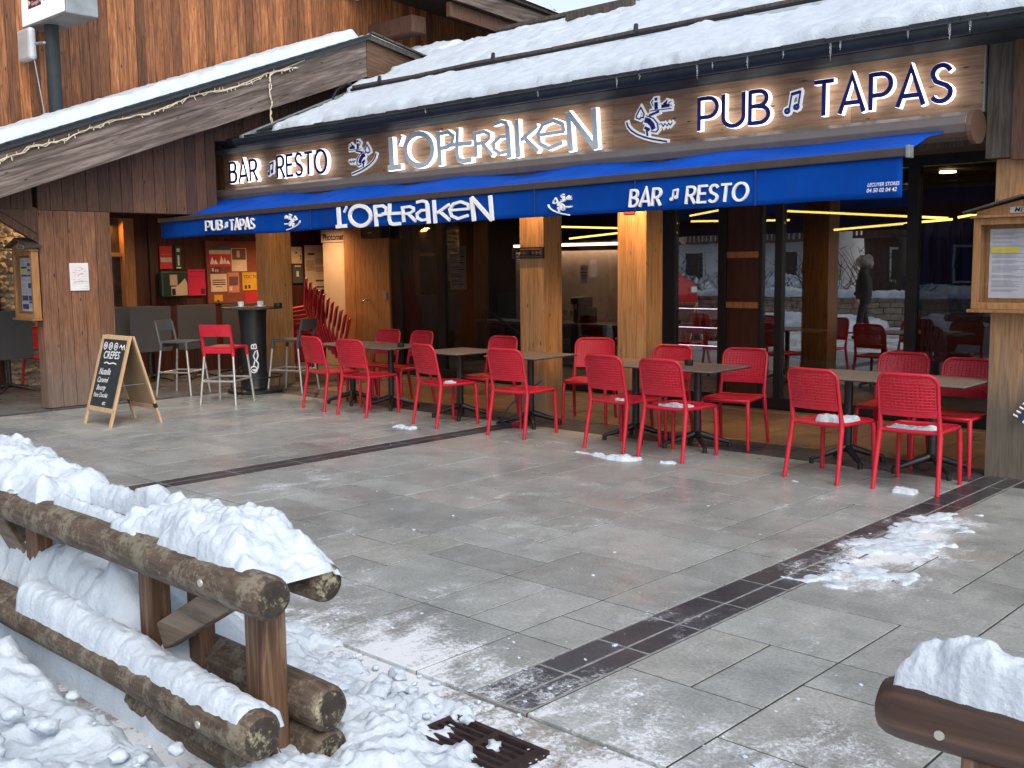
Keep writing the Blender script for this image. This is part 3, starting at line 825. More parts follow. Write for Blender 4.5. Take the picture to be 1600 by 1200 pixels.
# ---------------------------------------------------------------- fascia sign
sign = thing('fascia_sign', (-8.2, 8.3, 2.77), 'long wooden sign board with lit blue letters over the awning', 'sign')
SO = Vector((8.2, -8.3, -2.77))
mb = MB(); rn = random.Random(5)
for (a, b) in ((-13.42, -11.2), (-11.2, -8.6), (-8.6, -6.45), (-6.45, -4.0), (-4.0, -2.96)):
    mb.box(a+.0015, b-.0015, 8.30, 8.345, 2.772, 3.252)
loc(mb, SO).build('board', M['sign_wood'], sign)
mb = MB(); mb.box(-13.44, -2.945, 8.285, 8.34, 3.2525, 3.2545); mb.box(-2.958, -2.946, 8.285, 8.34, 2.77, 3.252)
loc(mb, SO).build('edge_trim', M['zinc'], sign)
YF = 8.215
def lit_word(strokes, face):
    a = loc(lay(MB(), strokes, YF, YF+.005), SO).build('lettering', M[face], sign)
    b = loc(lay(MB(), strokes, YF+.0065, 8.272, .005), SO).build('light_box', M['letter_glow'], sign)
    b.parent = a
for t, x0, x1, z0, z1 in (('BAR', -13.14, -12.46, 2.85, 3.145), ('RESTO', -11.99, -10.92, 2.85, 3.145), ('PUB', -5.41, -4.71, 2.85, 3.145), ('TAPAS', -4.29, -3.17, 2.86, 3.15)):
    lit_word(word_strokes(t, x0, x1, z0, z1), 'navy')
lit_word(unit_strokes(LOP, -9.77, 2.78, .40, .40), 'steel_blue')
M['emblem_white'] = emit('white outline with added glow', (.9, .95, 1), .22); M['emblem_white'].node_tree.nodes['Principled BSDF'].inputs['Base Color'].default_value = (.8, .82, .85, 1)  # faint glow added so the outline reads white under the gutter
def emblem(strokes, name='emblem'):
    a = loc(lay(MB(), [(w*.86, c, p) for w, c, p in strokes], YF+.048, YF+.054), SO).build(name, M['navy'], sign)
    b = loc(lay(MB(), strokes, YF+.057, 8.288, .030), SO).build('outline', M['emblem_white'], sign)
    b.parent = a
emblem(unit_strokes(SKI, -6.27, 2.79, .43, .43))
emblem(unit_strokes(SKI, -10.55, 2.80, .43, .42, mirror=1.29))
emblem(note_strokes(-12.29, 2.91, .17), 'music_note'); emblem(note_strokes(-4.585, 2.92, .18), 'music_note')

# ---------------------------------------------------------------- awning
awn = thing('awning', (-8.2, 8.1, 2.6), 'blue folding awning with white lettering along the pub front', 'awning')
AO = Vector((8.2, -8.1, -2.6))
def barz(x): return 2.315+(x+13.25)*(.095/10.18)
mb = MB()
cp = [(8.285, 2.765), (8.05, 2.755), (7.985, 2.72), (7.965, 2.66), (7.985, 2.60), (8.05, 2.575), (8.285, 2.57)]
mb.prism(cp, -13.55, -2.96, 'x')
loc(mb, AO).build('cassette', plain('brown grey lacquered metal', (.17, .145, .13), .35, .1, .1, 5), awn, bevel=.006)
mb = MB()
for x in (-2.958, -13.59):
    mb = MB(); n = 20; pr = [(8.12+.155*math.cos(2*math.pi*k/n), 2.645+.125*math.sin(2*math.pi*k/n)) for k in range(n)]
    mb.prism(pr, x, x+.035, 'x')
    loc(mb, AO).build('end_cap', plain('brown end cap', (.15, .085, .06), .5, 0, .1, 8), awn)
NX, NY = 150, 10
vs, fs = [], []
for j in range(NY+1):
    for i in range(NX+1):
        t, u = j/NY, i/NX
        x = (-13.46+.20*t)+(10.34-.16*t)*u if True else 0
        zb = barz(x)+.012
        z = 2.63+(zb-2.63)*t
        y = 8.0+(7.215-8.0)*t
        sg = math.sin(math.pi*t)
        bay = abs(((x+13.4)/1.72) % 1.0-.5)*2
        z += -.045*(1-bay)**1.5*(1-t)**.8*min(1, 4*u, 4*(1-u))+.022*sg*math.sin(5*(x*.9-t*1.6))*math.exp(-t)
        z += sg*(-.012+.016*noise.noise(Vector((x*1.1, t*1.2, 3)))+.010*math.sin(x*2.1+t*3))-.02*(1-t)*max(0, noise.noise(Vector((x*.6, 1, 9))))
        vs.append((x, y, z))
W = NX+1
fs = [(j*W+i, j*W+i+1, (j+1)*W+i+1, (j+1)*W+i) for j in range(NY) for i in range(NX)]
mb = MB(); mb.add(vs, fs)
fab = NT('blue awning cloth')
cl = fab.ramp(fab.noise(fab.mapping((1, 1, 1)), 2.0, 4), [(.3, (.001, .054, .36)), (.7, (.002, .082, .52))])
fs_ = fab.ramp(fab.noise(fab.mapping((2.5, .6, 1)), 2.2, 7, .7), [(.45, 0.0), (.75, .6)])
fab.set(fab.mix(fs_, cl, (.012, .06, .30)), .8, 0, .1)
o = loc(mb, AO).build('fabric', fab.m, awn, smooth=180)
sm = o.modifiers.new('thick', 'SOLIDIFY'); sm.thickness = .003
mb = MB(); mb.beam((-13.29, 7.2, barz(-13.29)), (-3.06, 7.2, barz(-3.06)), .055, .062)
loc(mb, AO).build('front_bar', plain('brown front bar', (.075, .06, .055), .45, .3, .1, 9), awn, bevel=.008)
mb = MB(); mb.beam((-3.058, 7.2, barz(-3.06)), (-3.03, 7.2, barz(-3.03)), .075, .085)
loc(mb, AO).build('bar_cap', M['zinc'], awn, bevel=.004)
vs = []; NX, NY = 200, 6
def valy(x, t): return 7.2-.003+.010*t*math.sin(x*3.1)+.006*t*math.sin(x*7.7+1)
for j in range(NY+1):
    for i in range(NX+1):
        t, x = j/NY, -13.26+10.17*i/NX
        zt = barz(x)-.025; zb = 2.078+(x+13.26)*.0030+.016*noise.noise(Vector((x*.8, 5, 0)))
        vs.append((x, valy(x, t), zt+(zb-zt)*t))
W = NX+1
mb = MB(); mb.add(vs, [(j*W+i, j*W+i+1, (j+1)*W+i+1, (j+1)*W+i) for j in range(NY) for i in range(NX)])
vt = NT('blue valance cloth')
st = vt.ramp(vt.noise(vt.mapping((6, 1, .5)), 1.0, 6, .7), [(.5, 0.0), (.75, .55)])
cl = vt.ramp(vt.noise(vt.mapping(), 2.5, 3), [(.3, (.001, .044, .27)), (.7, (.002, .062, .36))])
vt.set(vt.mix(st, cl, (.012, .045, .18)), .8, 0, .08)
o = loc(mb, AO).build('valance', vt.m, awn, smooth=180)
sm = o.modifiers.new('thick', 'SOLIDIFY'); sm.thickness = .003
mb = MB()
for k in range(1, 9):
    x = -13.26+k*1.13; mb.box(x-.006, x+.006, 7.180, 7.188, 2.10, barz(x)-.03)
loc(mb, AO).build('seam', plain('seam', (.003, .035, .20), .8), awn)
mb = MB()
def vl(strokes, name='lettering'): loc(lay(MB(), strokes, 7.166, 7.186, 0, .0003), AO).build(name, M['white_ink'], awn)
vl(word_strokes('PUB', -12.08, -11.70, 2.145, 2.27, .13)); vl(note_strokes(-11.64, 2.165, .075), 'music_note'); vl(word_strokes('TAPAS', -11.52, -10.99, 2.135, 2.265, .13))
vl(unit_strokes(SKI, -10.37, 2.10, .245, .19, mirror=1.29), 'emblem'); vl(unit_strokes(LOP, -9.42, 2.085, .304, .235))
vl(unit_strokes(SKI, -6.31, 2.10, .225, .195), 'emblem')
vl(word_strokes('BAR', -5.40, -5.09, 2.14, 2.285, .13, slant=.12)); vl(note_strokes(-4.99, 2.175, .09), 'music_note'); vl(word_strokes('RESTO', -4.84, -4.29, 2.14, 2.28, .13, slant=.12))
mb.text('LECUYER STORES', -3.33, 7.178, 2.188, .026, .2, .82); mb.text('04 50 02 04 42', -3.335, 7.178, 2.148, .028, .2, .92)
loc(mb, AO).build('lettering', M['white_ink'], awn)
mb = MB()
for (x, s_) in ((-3.6, -1), (-12.7, 1)):
    mb.tube([(x, 8.05, 2.60), (x+s_*.9, 7.75, 2.48), (x+s_*.02, 7.24, barz(x)-.0)], .026, 8)
mb.box(-3.66, -3.50, 7.98, 8.2, 2.50, 2.568); mb.box(-12.8, -12.64, 7.98, 8.2, 2.50, 2.568)
loc(mb, AO).build('folding_arm', M['black'], awn)

# ---------------------------------------------------------------- red chairs
def curve_plate(nx, nz, f, thick, hole=None):
    """lattice plate: nx by nz holes, f(u,v)->point, with real openings and thickness"""
    mb = MB()
    def lines(n, bar):
        ls = [0.0]; cell = 1.0/n
        for k in range(n): ls += [k*cell+cell*bar/2, (k+1)*cell-cell*bar/2]
        ls += [1.0]; return ls
    us, vs_ = lines(nx, .62), lines(nz, .68)
    P = [[Vector(f(u, v)) for u in us] for v in vs_]
    nu, nv = len(us), len(vs_)
    solid = [[not (i % 2 == 1 and j % 2 == 1) for i in range(nu-1)] for j in range(nv-1)]
    idx = lambda i, j, k: (k*nv+j)*nu+i
    V = []
    for k in (0, 1):
        for j in range(nv):
            for i in range(nu):
                a = P[j][min(i+1, nu-1)]-P[j][max(i-1, 0)]; b = P[min(j+1, nv-1)][i]-P[max(j-1, 0)][i]
                n = a.cross(b).normalized()
                V.append(P[j][i]+n*(thick/2 if k else -thick/2))
    F = []
    for j in range(nv-1):
        for i in range(nu-1):
            if not solid[j][i]: continue
            F.append((idx(i, j, 1), idx(i+1, j, 1), idx(i+1, j+1, 1), idx(i, j+1, 1)))
            F.append((idx(i, j, 0), idx(i, j+1, 0), idx(i+1, j+1, 0), idx(i+1, j, 0)))
            for (di, dj, a, b) in ((-1, 0, (i, j+1), (i, j)), (1, 0, (i+1, j), (i+1, j+1)), (0, -1, (i, j), (i+1, j)), (0, 1, (i+1, j+1), (i, j+1))):
                ii, jj = i+di, j+dj
                if ii < 0 or jj < 0 or ii >= nu-1 or jj >= nv-1 or not solid[jj][ii]:
                    F.append((idx(*a, 0), idx(*b, 0), idx(*b, 1), idx(*a, 1)))
    mb.add(V, F); return mb
def back_pt(x, z):
    return (x, -.205-(z-.45)*.22-.03*(1-(x/.21)**2)*min(1, max(0, (z-.5)/.1)), z)
def half_w(z):
    r, zt, w = .075, .862, .212
    if z < zt-r: return w
    return w-r+math.sqrt(max(0, r*r-(z-(zt-r))**2))
def make_chair(mat, label, group):
    t = thing('chair', (0, 0, 0), label, 'chair', group)
    # seat: gently dished with rounded front
    nx, ny = 12, 12
    vs, fs = [], []
    for k in (1, 0):
        for j in range(ny+1):
            for i in range(nx+1):
                u, v = i/nx*2-1, j/ny
                y = -.215+.445*v; x = u*(.205+.022*v)
                dish = -.018*(1-u*u)*(1-(2*v-.95)**2) if abs(2*v-.95) < 1 else 0
                z = .452+dish-(.012*max(0, (v-.85)/.15)**2)
                if k == 0: z -= .022
                vs.append((x, y, z))
    W = nx+1; N = W*(ny+1)
    for j in range(ny):
        for i in range(nx):
            a = j*W+i
            fs += [(a, a+1, a+W+1, a+W), (N+a, N+a+W, N+a+W+1, N+a+1)]
    for i in range(nx):
        fs += [(i, N+i, N+i+1, i+1), (ny*W+i, ny*W+i+1, N+ny*W+i+1, N+ny*W+i)]
    for j in range(ny):
        a = j*W; fs += [(a, a+W, N+a+W, N+a), (a+nx, N+a+nx, N+a+nx+W, a+nx+W)]
    mb = MB(); mb.add(vs, fs)
    rim = [(-.205, -.205), (-.218, .0), (-.225, .2), (-.2, .232), (0, .238), (.2, .232), (.225, .2), (.218, 0), (.205, -.205)]
    mb.tube([(x, y, .440) for x, y in rim], .0165, 8, flat=.9)
    mb.tube([(-.205, -.205, .44), (0, -.212, .437), (.205, -.205, .44)], .0165, 8)
    mb.build('seat', mat, t, smooth=50)
    # back: pierced panel, heavier rail at top, bottom and sides
    z0, z1 = .60, .845
    mb = curve_plate(13, 11, lambda u, v: back_pt((u*2-1)*(half_w(z0+(z1-z0)*v)-.014), z0+(z1-z0)*v), .011)
    for k in range(12):                               # thin ribs that stand proud between the rows
        z = z0+(z1-z0)*k/11; hw = half_w(z)-.02
        mb.tube([Vector(back_pt(hw*(i/4-1), z))+Vector((0, -.006, 0)) for i in range(9)], .0042, 5)
    edge = []
    for i in range(5): z = .565+(.787-.565)*i/4; edge.append(back_pt(-half_w(z), z))
    for a in range(1, 7): an = math.pi-a*math.pi/12; edge.append(back_pt(-.137+.075*math.cos(an), .787+.075*math.sin(an)))
    for i in range(1, 8): edge.append(back_pt(-.137+.274*i/8, .862))
    for a in range(0, 7): an = math.pi/2-a*math.pi/12; edge.append(back_pt(.137+.075*math.cos(an), .787+.075*math.sin(an)))
    for i in range(1, 5): z = .787-(.787-.565)*i/4; edge.append(back_pt(half_w(z), z))
    mb.tube(edge, .0135, 8)
    low = []                                           # smooth bottom band
    for i in range(11):
        x = -.208+.416*i/10; p = Vector(back_pt(x, .585)); low.append(p)
    vsb = []
    for p in low:
        for (dy, dz) in ((-.010, -.032), (.009, -.030), (.008, .022), (-.008, .024)): vsb.append(p+Vector((0, dy-dz*.22, dz)))
    fb = []
    for i in range(10):
        for k in range(4): fb.append((i*4+k, i*4+(k+1) % 4, (i+1)*4+(k+1) % 4, (i+1)*4+k))
    fb += [(3, 2, 1, 0), (40, 41, 42, 43)]
    mb.add(vsb, fb)
    mb.build('backrest', mat, t, smooth=45)
    for s_ in (-1, 1):
        MB().tube([(s_*.232, -.285, 0), (s_*.226, -.25, .2), (s_*.217, -.212, .42), (s_*.213, -.212, .47), (s_*.212, -.232, .57)], [.0165, .0185, .021, .020, .016], 8).build('leg', mat, t, smooth=60)
        MB().tube([(s_*.232, .232, 0), (s_*.228, .228, .22), (s_*.222, .222, .40), (s_*.216, .205, .437)], [.0165, .0185, .0205, .018], 8).build('leg', mat, t, smooth=60)
    return t
GC = 'red perforated chairs around the terrace tables'
chair0 = make_chair(M['red'], 'x', GC)
spots = [  # x, y, turn (deg; 0 = sitter faces the pub), label
 (-10.14, 7.63, -4, 'leftmost red perforated chair on the street side, beside the grey bar stool'),
 (-9.40, 7.58, 5, 'second red chair from the left on the street side of the leftmost table'),
 (-8.13, 7.60, -10, 'red chair with a scrap of snow on its seat at the small left table'),
 (-7.05, 7.63, 4, 'red chair with back to the street, before the black bracket post'),
 (-5.82, 7.65, -3, 'red chair standing at the left end of the long snow streak'),
 (-5.18, 7.60, -1, 'red chair with a broad snow patch on its seat at the middle table'),
 (-3.77, 7.62, -6, 'red chair with thick snow lumps on its seat at the right table'),
 (-3.11, 7.68, 4, 'rightmost red chair with back to the street, one foot on the dark drain strip'),
 (-10.41, 8.46, 184, 'red chair on the pub side of the leftmost table, nearer the photo booth'),
 (-9.80, 8.46, 176, 'red chair on the pub side of the leftmost table, by the glass door'),
 (-8.25, 8.32, 181, 'red chair on the pub side of the small left table, beside the black bracket post'),
 (-7.10, 8.72, 206, 'red chair turned aside between the two middle timber posts'),
 (-5.93, 8.33, 184, 'red chair facing the street at the middle long table, in front of the bright post'),
 (-5.13, 8.40, 190, 'red chair facing the street, free at the right end of the middle table'),
 (-3.80, 8.78, 185, 'red chair facing the street behind the right table, left one of its pair'),
 (-3.18, 8.52, 178, 'red chair facing the street behind the right table, next to the menu post')]
chairs = []
for i, (x, y, a, lb) in enumerate(spots):
    c = chair0 if i == 0 else copy_tree(chair0)
    c.location = (x, y, 0); c.rotation_euler = (0, 0, R(a)); c['label'] = lb; chairs.append(c)

# ---------------------------------------------------------------- terrace tables
M['tabletop'] = plain('taupe laminate', (.20, .165, .145), .35, 0, .08, 5)
def make_table():
    t = thing('table', (0, 0, 0), 'x', 'table', 'square bistro tables on the terrace')
    MB().box(-.345, .345, -.345, .345, .728, .740).build('tabletop', M['tabletop'], t, bevel=.003)
    MB().box(-.347, .347, -.347, .347, .722, .7275).build('edge_band', M['black'], t)
    mb = MB(); mb.box(-.15, .15, -.03, .03, .700, .7215); mb.box(-.03, .03, -.15, .15, .698, .7205)
    mb.build('bracket', M['black'], t)
    mb = MB(); mb.tube([(0, 0, .09), (0, 0, .70)], .035, 14); mb.build('column', M['black'], t, smooth=50)
    for k in range(4):
        a = math.pi/4+k*math.pi/2; ca, sa = math.cos(a), math.sin(a)
        mb = MB(); mb.tube([(ca*.02, sa*.02, .13), (ca*.16, sa*.16, .085), (ca*.30, sa*.30, .045)], [.032, .026, .018], 8)
        mb.tube([(ca*.30, sa*.30, .0), (ca*.30, sa*.30, .05)], .022, 8)
        mb.build('foot', M['black'], t, smooth=50)
    return t
table0 = make_table()
tsp = [(-10.30, 8.05, 2, 'left half of the leftmost pair of taupe square tables'), (-9.57, 8.05, 2, 'right half of the leftmost pair of taupe square tables, with a black pot'),
 (-8.37, 8.03, -3, 'lone taupe square table between the leftmost pair and the bracket post'), (-7.38, 8.10, 3, 'taupe square table standing in front of the timber post with the black bracket'),
 (-5.99, 8.06, 0, 'left half of the taupe table pair in front of the bright post'), (-5.29, 8.05, 1, 'right half of the middle taupe table pair, with a black pot near its middle'),
 (-3.93, 8.23, 0, 'left half of the rightmost taupe table pair'), (-3.23, 8.24, 1, 'right half of the rightmost taupe table pair, beside the menu post')]
for i, (x, y, a, lb) in enumerate(tsp):
    c = table0 if i == 0 else copy_tree(table0)
    c.location = (x, y, 0); c.rotation_euler = (0, 0, R(a)); c['label'] = lb
def pot(x, y, z, lb, gp='black pots on tables', r=.04):
    o = MB().lathe([(r*.9, 0), (r, .005), (r, .05), (r*.8, .05), (r*.8, .012), (0, .012)], (0, 0, 0), 18).build('ashtray', M['black'], None, smooth=40)
    o.location = (x, y, z); tag(o, lb, 'ashtray', gp)
pot(-9.30, 7.98, .741, 'black ashtray pot on the leftmost terrace table')
pot(-5.42, 8.10, .741, 'black ashtray pot on the middle terrace table')

# ---------------------------------------------------------------- bar stools and barrel table
def make_stool(mat, lb, has_back=True, gp=None):
    t = thing('bar_stool', (0, 0, 0), lb, 'bar stool', gp)
    vs = []
    mb = MB()
    mb.prism([(-.19, -.20), (.19, -.20), (.20, .19), (.15, .21), (-.15, .21), (-.20, .19)], .685, .715, 'z')
    mb.box(-.20, .20, -.21, -.19, .63, .69)
    mb.build('seat', mat, t, bevel=.010)
    for s_ in (-1, 1):
        for q in (-1, 1):
            xt, yt, xb, yb = s_*.185, q*.185, s_*.235, q*.26
            f = .12; ms = lambda k: (xt+(xb-xt)*k, yt+(yb-yt)*k, .69*(1-k))
            l = MB().tube([ms(.0), ms(1)], .0155, 10).build('leg', M['alu'], t, smooth=60)
            MB().tube([ms(-.02), ms(.14)], [.024, .021], 10).build('sleeve', mat, l, smooth=60)
    def lvl(z):
        k = 1-z/.69; return .185+.05*k, .185+.075*k
    x, y = lvl(.29)
    mb = MB(); mb.tube([(-x, -y, .29), (x, -y, .29)], .013, 8); mb.tube([(-x, y, .31), (x, y, .31)], .013, 8)
    mb.tube([(-x, -y, .30), (-x, y, .30)], .012, 8); mb.tube([(x, -y, .30), (x, y, .30)], .012, 8)
    mb.build('footrest', M['alu'], t, smooth=60)
    if has_back:
        mb = MB()
        n = 8; vs = []
        for i in range(n+1):
            u = i/n*2-1; yv = -.235-.03*(1-u*u)
            for (dy, z) in ((-.010, .845), (.010, .845), (.004, .99), (-.014, .99)): vs.append((u*.20, yv+dy-(z-.7)*.12, z))
        fs = []
        for i in range(n):
            for k in range(4): fs.append((i*4+k, i*4+(k+1) % 4, i*4+4+(k+1) % 4, i*4+4+k))
        fs += [(3, 2, 1, 0), (n*4, n*4+1, n*4+2, n*4+3)]
        mb.add(vs, fs)
        for s_ in (-1, 1): mb.tube([(s_*.19, -.195, .66), (s_*.192, -.225, .80), (s_*.19, -.262, .97)], [.024, .020, .016], 8)
        mb.build('backrest', mat, t, smooth=50)
    return t
st = make_stool(M['red'], 'red bar stool with pale metal legs in front of the black barrel table', True)
st.location = (-11.58, 7.08, 0); st.rotation_euler = (0, 0, R(32))
st = make_stool(M['grey_resin'], 'grey bar stool seen side on beside the chalkboard', True, 'grey bar stools')
st.location = (-12.95, 7.25, 0); st.rotation_euler = (0, 0, R(-62))
s3 = copy_tree(st); s3.location = (-11.95, 8.33, 0); s3.rotation_euler = (0, 0, R(115)); s3['label'] = 'grey bar stool in front of the stack of red chairs'
bt = thing('barrel_table', (-12.3, 7.95, 0), 'black round bar table on a barrel shaped column', 'table')
MB().lathe([(.40, 1.125), (.405, 1.13), (.405, 1.145), (.40, 1.15), (0, 1.15)], n=40).build('tabletop', plain('dark round top', (.045, .042, .042), .25, 0, .1, 6), bt, smooth=40)
MB().lathe([(.19, .06), (.175, .10), (.165, .3), (.17, .8), (.18, 1.0), (.19, 1.124)], n=36).build('column', M['black'], bt, smooth=40)
mb = MB(); mb.lathe([(.33, .0), (.36, .01), (.36, .04), (.33, .05), (.19, .055)], n=36)
mb.tube([(.37*math.cos(k*math.pi/16), .37*math.sin(k*math.pi/16), .22) for k in range(33)], .012, 8, cap=False)
for k in range(4): a = k*math.pi/2+.5; mb.tube([(.16*math.cos(a), .16*math.sin(a), .22), (.37*math.cos(a), .37*math.sin(a), .22), (.36*math.cos(a), .36*math.sin(a), .02)], .010, 6)
mb.build('base', M['black'], bt, smooth=45)
def wrap(mb, strokes, c_ang, r, z0):
    """lay strokes round the column: x along the circumference, z up"""
    for i, (w, c, pts) in enumerate(strokes):
        tmp = MB().stroke(pts, w, 0, .003, c)
        mb.add([((r+.004-y-(.0003*i))*math.cos(c_ang+x/r), (r+.004-y-(.0003*i))*math.sin(c_ang+x/r), z0+z) for x, y, z in tmp.v], tmp.f)
mb = MB(); ca = R(-36)
B = [(w, c, [(-p[1], p[0]) for p in pts]) for w, c, pts in word_strokes('B', 0, .06, 0, .07, .2)]
wrap(mb, [(w, c, [(x+.045, z+.30) for x, z in pts]) for w, c, pts in B], ca, .172, .30)
wrap(mb, [(.018, 0, [(.05, .28), (.06, .20), (.035, .14), (.06, .10), (.055, .04), (.02, .0), (-.02, .02)]), (.016, True, arc(.0, .02, .042, .042, 0, 360, 14)[:-1]), (.012, 0, [(-.01, .02), (.03, .02)]), (.014, 0, [(.0, .07), (.02, .15), (.0, .2), (.03, .27)])], ca, .171, .30)
mb.build('emblem', M['white_ink'], bt)
for i, (dx, dy, lb) in enumerate(((-.02, -.16, 'white coffee cup on its saucer at the front left of the round bar table'), (.02, .12, 'white coffee cup on its saucer at the back of the round bar table'), (.19, .0, 'white coffee cup on its saucer at the right of the three cups'))):
    c = thing('coffee_cup', (-12.3+dx, 7.95+dy, 1.151), lb, 'cup', 'coffee cups on the round bar table')
    MB().lathe([(.030, .012), (.032, .012), (.042, .075), (.039, .075), (.028, .018), (0, .018)], n=20).build('cup', M['cup'], c, smooth=40)
    MB().lathe([(.04, 0), (.075, .010), (.075, .013), (.04, .006), (0, .006)], n=24).build('saucer', M['cup'], c, smooth=40)
    MB().tube([(.038, 0, .06), (.062, 0, .055), (.06, 0, .03), (.034, 0, .028)], .005, 6).build('handle', M['cup'], c, smooth=60)
pot(-12.02, 8.17, 1.151, 'black ashtray pot on the round bar table', r=.055)

# ---------------------------------------------------------------- stack of red chairs
sx, sy = -13.45, 10.10
for k in range(11):
    c = copy_tree(chair0)
    c.location = (sx-.030*k, sy-.042*k, .060*k); c.rotation_euler = (R(-.9*k), 0, R(143))
    c['group'] = 'stacked red chairs'
    c['label'] = 'red chair stacked among others beside the photo booth' if 0 < k < 10 else ('lowest red chair of the stack beside the photo booth' if k == 0 else 'topmost red chair of the stack beside the photo booth')

# ---------------------------------------------------------------- chalkboard
ab = thing('chalkboard', (-10.98, 5.40, .955), 'pine A-board with chalk writing standing before the chalet pillar', 'A-board')
th = math.atan(.275/.955); H = 1.0
fr = MB()
for s_ in (-1, 1): fr.box(s_*.295-.022, s_*.295+.022, -.012, .012, -H, 0)
fr.box(-.272, .272, -.0115, .0115, -.045, -.001); fr.box(-.272, .272, -.0115, .0115, -.84, -.79)
f = fr.build('frame', M['pine'], ab, bevel=.002); f.rotation_euler = (-th, 0, 0); f.location = (0, -.014, 0)
p = MB().box(-.271, .271, -.004, .004, -.789, -.046).build('slate', plain('chalk slate', (.022, .028, .03), .7, 0, .35, 7), f)
mb = MB()
for k, x in enumerate((-.20, -.08, .04)):
    mb.stroke(arc(x, -.12, .038, .038, 0, 360, 14)[:-1], .010, -.0062, -.005, True)
    for q in (-.015, .0, .015): mb.stroke([(x-.022, -.12+q), (x+.022, -.12+q*.6)], .007, -.0064, -.005)
mb.stroke([(.12, -.13), (.15, -.10), (.18, -.13), (.22, -.10), (.24, -.15)], .012, -.0062, -.005); mb.stroke([(.14, -.10), (.2, -.15)], .010, -.0066, -.005)
mb.text('CREPES', -.20, -.0062, -.26, .085, .1, .95, tilt=.02)
mb.stroke([(-.15, -.31), (-.09, -.30), (-.03, -.315), (.05, -.30), (.13, -.31)], .012, -.0062, -.005)
for (s_, x, z, h) in (('Nutella', -.22, -.44, .075), ('Caramel', -.22, -.525, .06), ('Bounty', -.20, -.61, .06), ('Poire Chocolat', -.235, -.69, .052), ('etc', .0, -.765, .05)):
    mb.text(s_, x, -.0062, z, h, .35, .85 if len(s_) < 9 else .72, tilt=.03)
mb.build('writing', M['white_ink'], p)
bk = MB()
for s_ in (-1, 1): bk.box(s_*.295-.022, s_*.295+.022, -.012, .012, -H, 0)
bk.box(-.272, .272, -.0115, .0115, -.045, -.001); bk.box(-.272, .272, -.0115, .0115, -.84, -.79)
b = bk.build('rear_frame', M['pine'], ab, bevel=.002); b.rotation_euler = (th, 0, 0); b.location = (0, .014, 0)
MB().box(-.271, .271, -.004, .004, -.789, -.046).build('rear_panel', plain('hardboard', (.34, .22, .13), .7, 0, .1, 8), b)
mb = MB(); 
for s_ in (-1, 1): mb.beam((s_*.25, -.14, -.52), (s_*.25, .14, -.52), .012, .004)
mb.build('stay', M['zinc'], ab)
mb = MB()
for s_ in (-1, 1): mb.box(s_*.295-.024, s_*.295+.024, -.014, .014, -.82, -.77)
mb.build('hinge', M['black'], b)

# ---------------------------------------------------------------- menu cases and notices
def menu_sheet(mb_w, mb_b, mb_t, x0, x1, y, z0, z1, seed, face='-y'):
    rn = random.Random(seed); d = -1
    mb_w.box(x0, x1, y, y+.002, z0, z1)
    z = z1-.03
    while z > z0+.04:
        h = rn.choice((.012, .012, .02, .05))
        for (a, b) in ((x0+.02, (x0+x1)/2-.008), ((x0+x1)/2+.008, x1-.02)):
            if rn.random() < .3: mb_b.box(a, b, y-.0015, y-.0003, z-h-.012, z)
            else:
                q = z
                while q > z-h: mb_t.box(a, a+(b-a)*rn.uniform(.55, 1), y-.0012, y-.0003, q-.004, q); q -= .009
        z -= h+.02
def menu_case(name, loc_, w, h, d, lb, mwood, ptxt=True):
    t = thing(name, loc_, lb, 'menu case')
    fr = MB(); b = .05
    fr.box(0, b, 0, d, 0, h); fr.box(w-b, w, 0, d, 0, h); fr.box(b+.0005, w-b-.0005, .001, d-.001, 0, b); fr.box(b+.0005, w-b-.0005, .001, d-.001, h-b, h)
    fr.box(b+.0005, w-b-.0005, d-.02, d-.002, b, h-b)
    fr.box(-.02, w+.02, -.03, d, -.025, -.001); fr.box(-.02, w+.02, -.03, d, h+.001, h+.02)
    fr.build('frame', mwood, t, bevel=.003)
    hd = MB(); hd.prism([(.02, h+.021), (w-.02, h+.021), (w-.02, h+.05), (w/2, h+.13), (.02, h+.05)], .0, d-.005, 'y')
    hd = hd.build('header', mwood, t)
    rf = MB(); rf.beam((-.06, d/2-.02, h+.045), (w/2, d/2-.02, h+.155), d+.10, .014, (0, 0, 1)); rf.beam((w/2, d/2-.02, h+.1555), (w+.06, d/2-.02, h+.0455), d+.10, .014, (0, 0, 1))
    rf.build('roof', M['beam_dark'], t)
    MB().box(w/2-.10, w/2+.10, -.006, -.001, h+.03, h+.075).build('plate', plain('grey plate', (.42, .42, .40), .5), hd)
    MB().text('MENU', w/2, -.0075, h+.038, .034, .25, 1.1, 'CENTER').build('lettering', M['black'], hd)
    a, bb, c = MB(), MB(), MB()
    menu_sheet(a, bb, c, b+.03, w-b-.03, d-.026, b+.03, h-b-.03, int(w*100))
    a.box(b+.04, b+.04+(w-2*b)*.30, d-.029, d-.0285, h-b-.20, h-b-.165)
    s_ = a.build('menu_sheet', plain('lilac menu paper', (.60, .60, .68), .6), t)
    bb.build('heading', M['blue_ink'], s_); c.build('lines', plain('grey print', (.35, .35, .4), .7), s_)
    MB().box(b+.04, b+.04+(w-2*b)*.33, d-.0305, d-.0292, h-b-.21, h-b-.165).build('yellow_note', plain('yellow note', (.72, .62, .10), .6), s_)
    MB().box(b+.0005, w-b-.0005, .012, .016, b, h-b).build('pane', M['case_glass'], t)
    return t
menu_case('menu_case', (-13.30, 5.24, 1.10), .56, .80, .085, 'pale wooden menu case with a little roof on the chalet pillar', M['oak'])
menu_case('menu_case', (-2.975, 8.24, 1.30), .72, .68, .155, 'wooden menu case marked MENU on the timber post at the right', M['oak'])
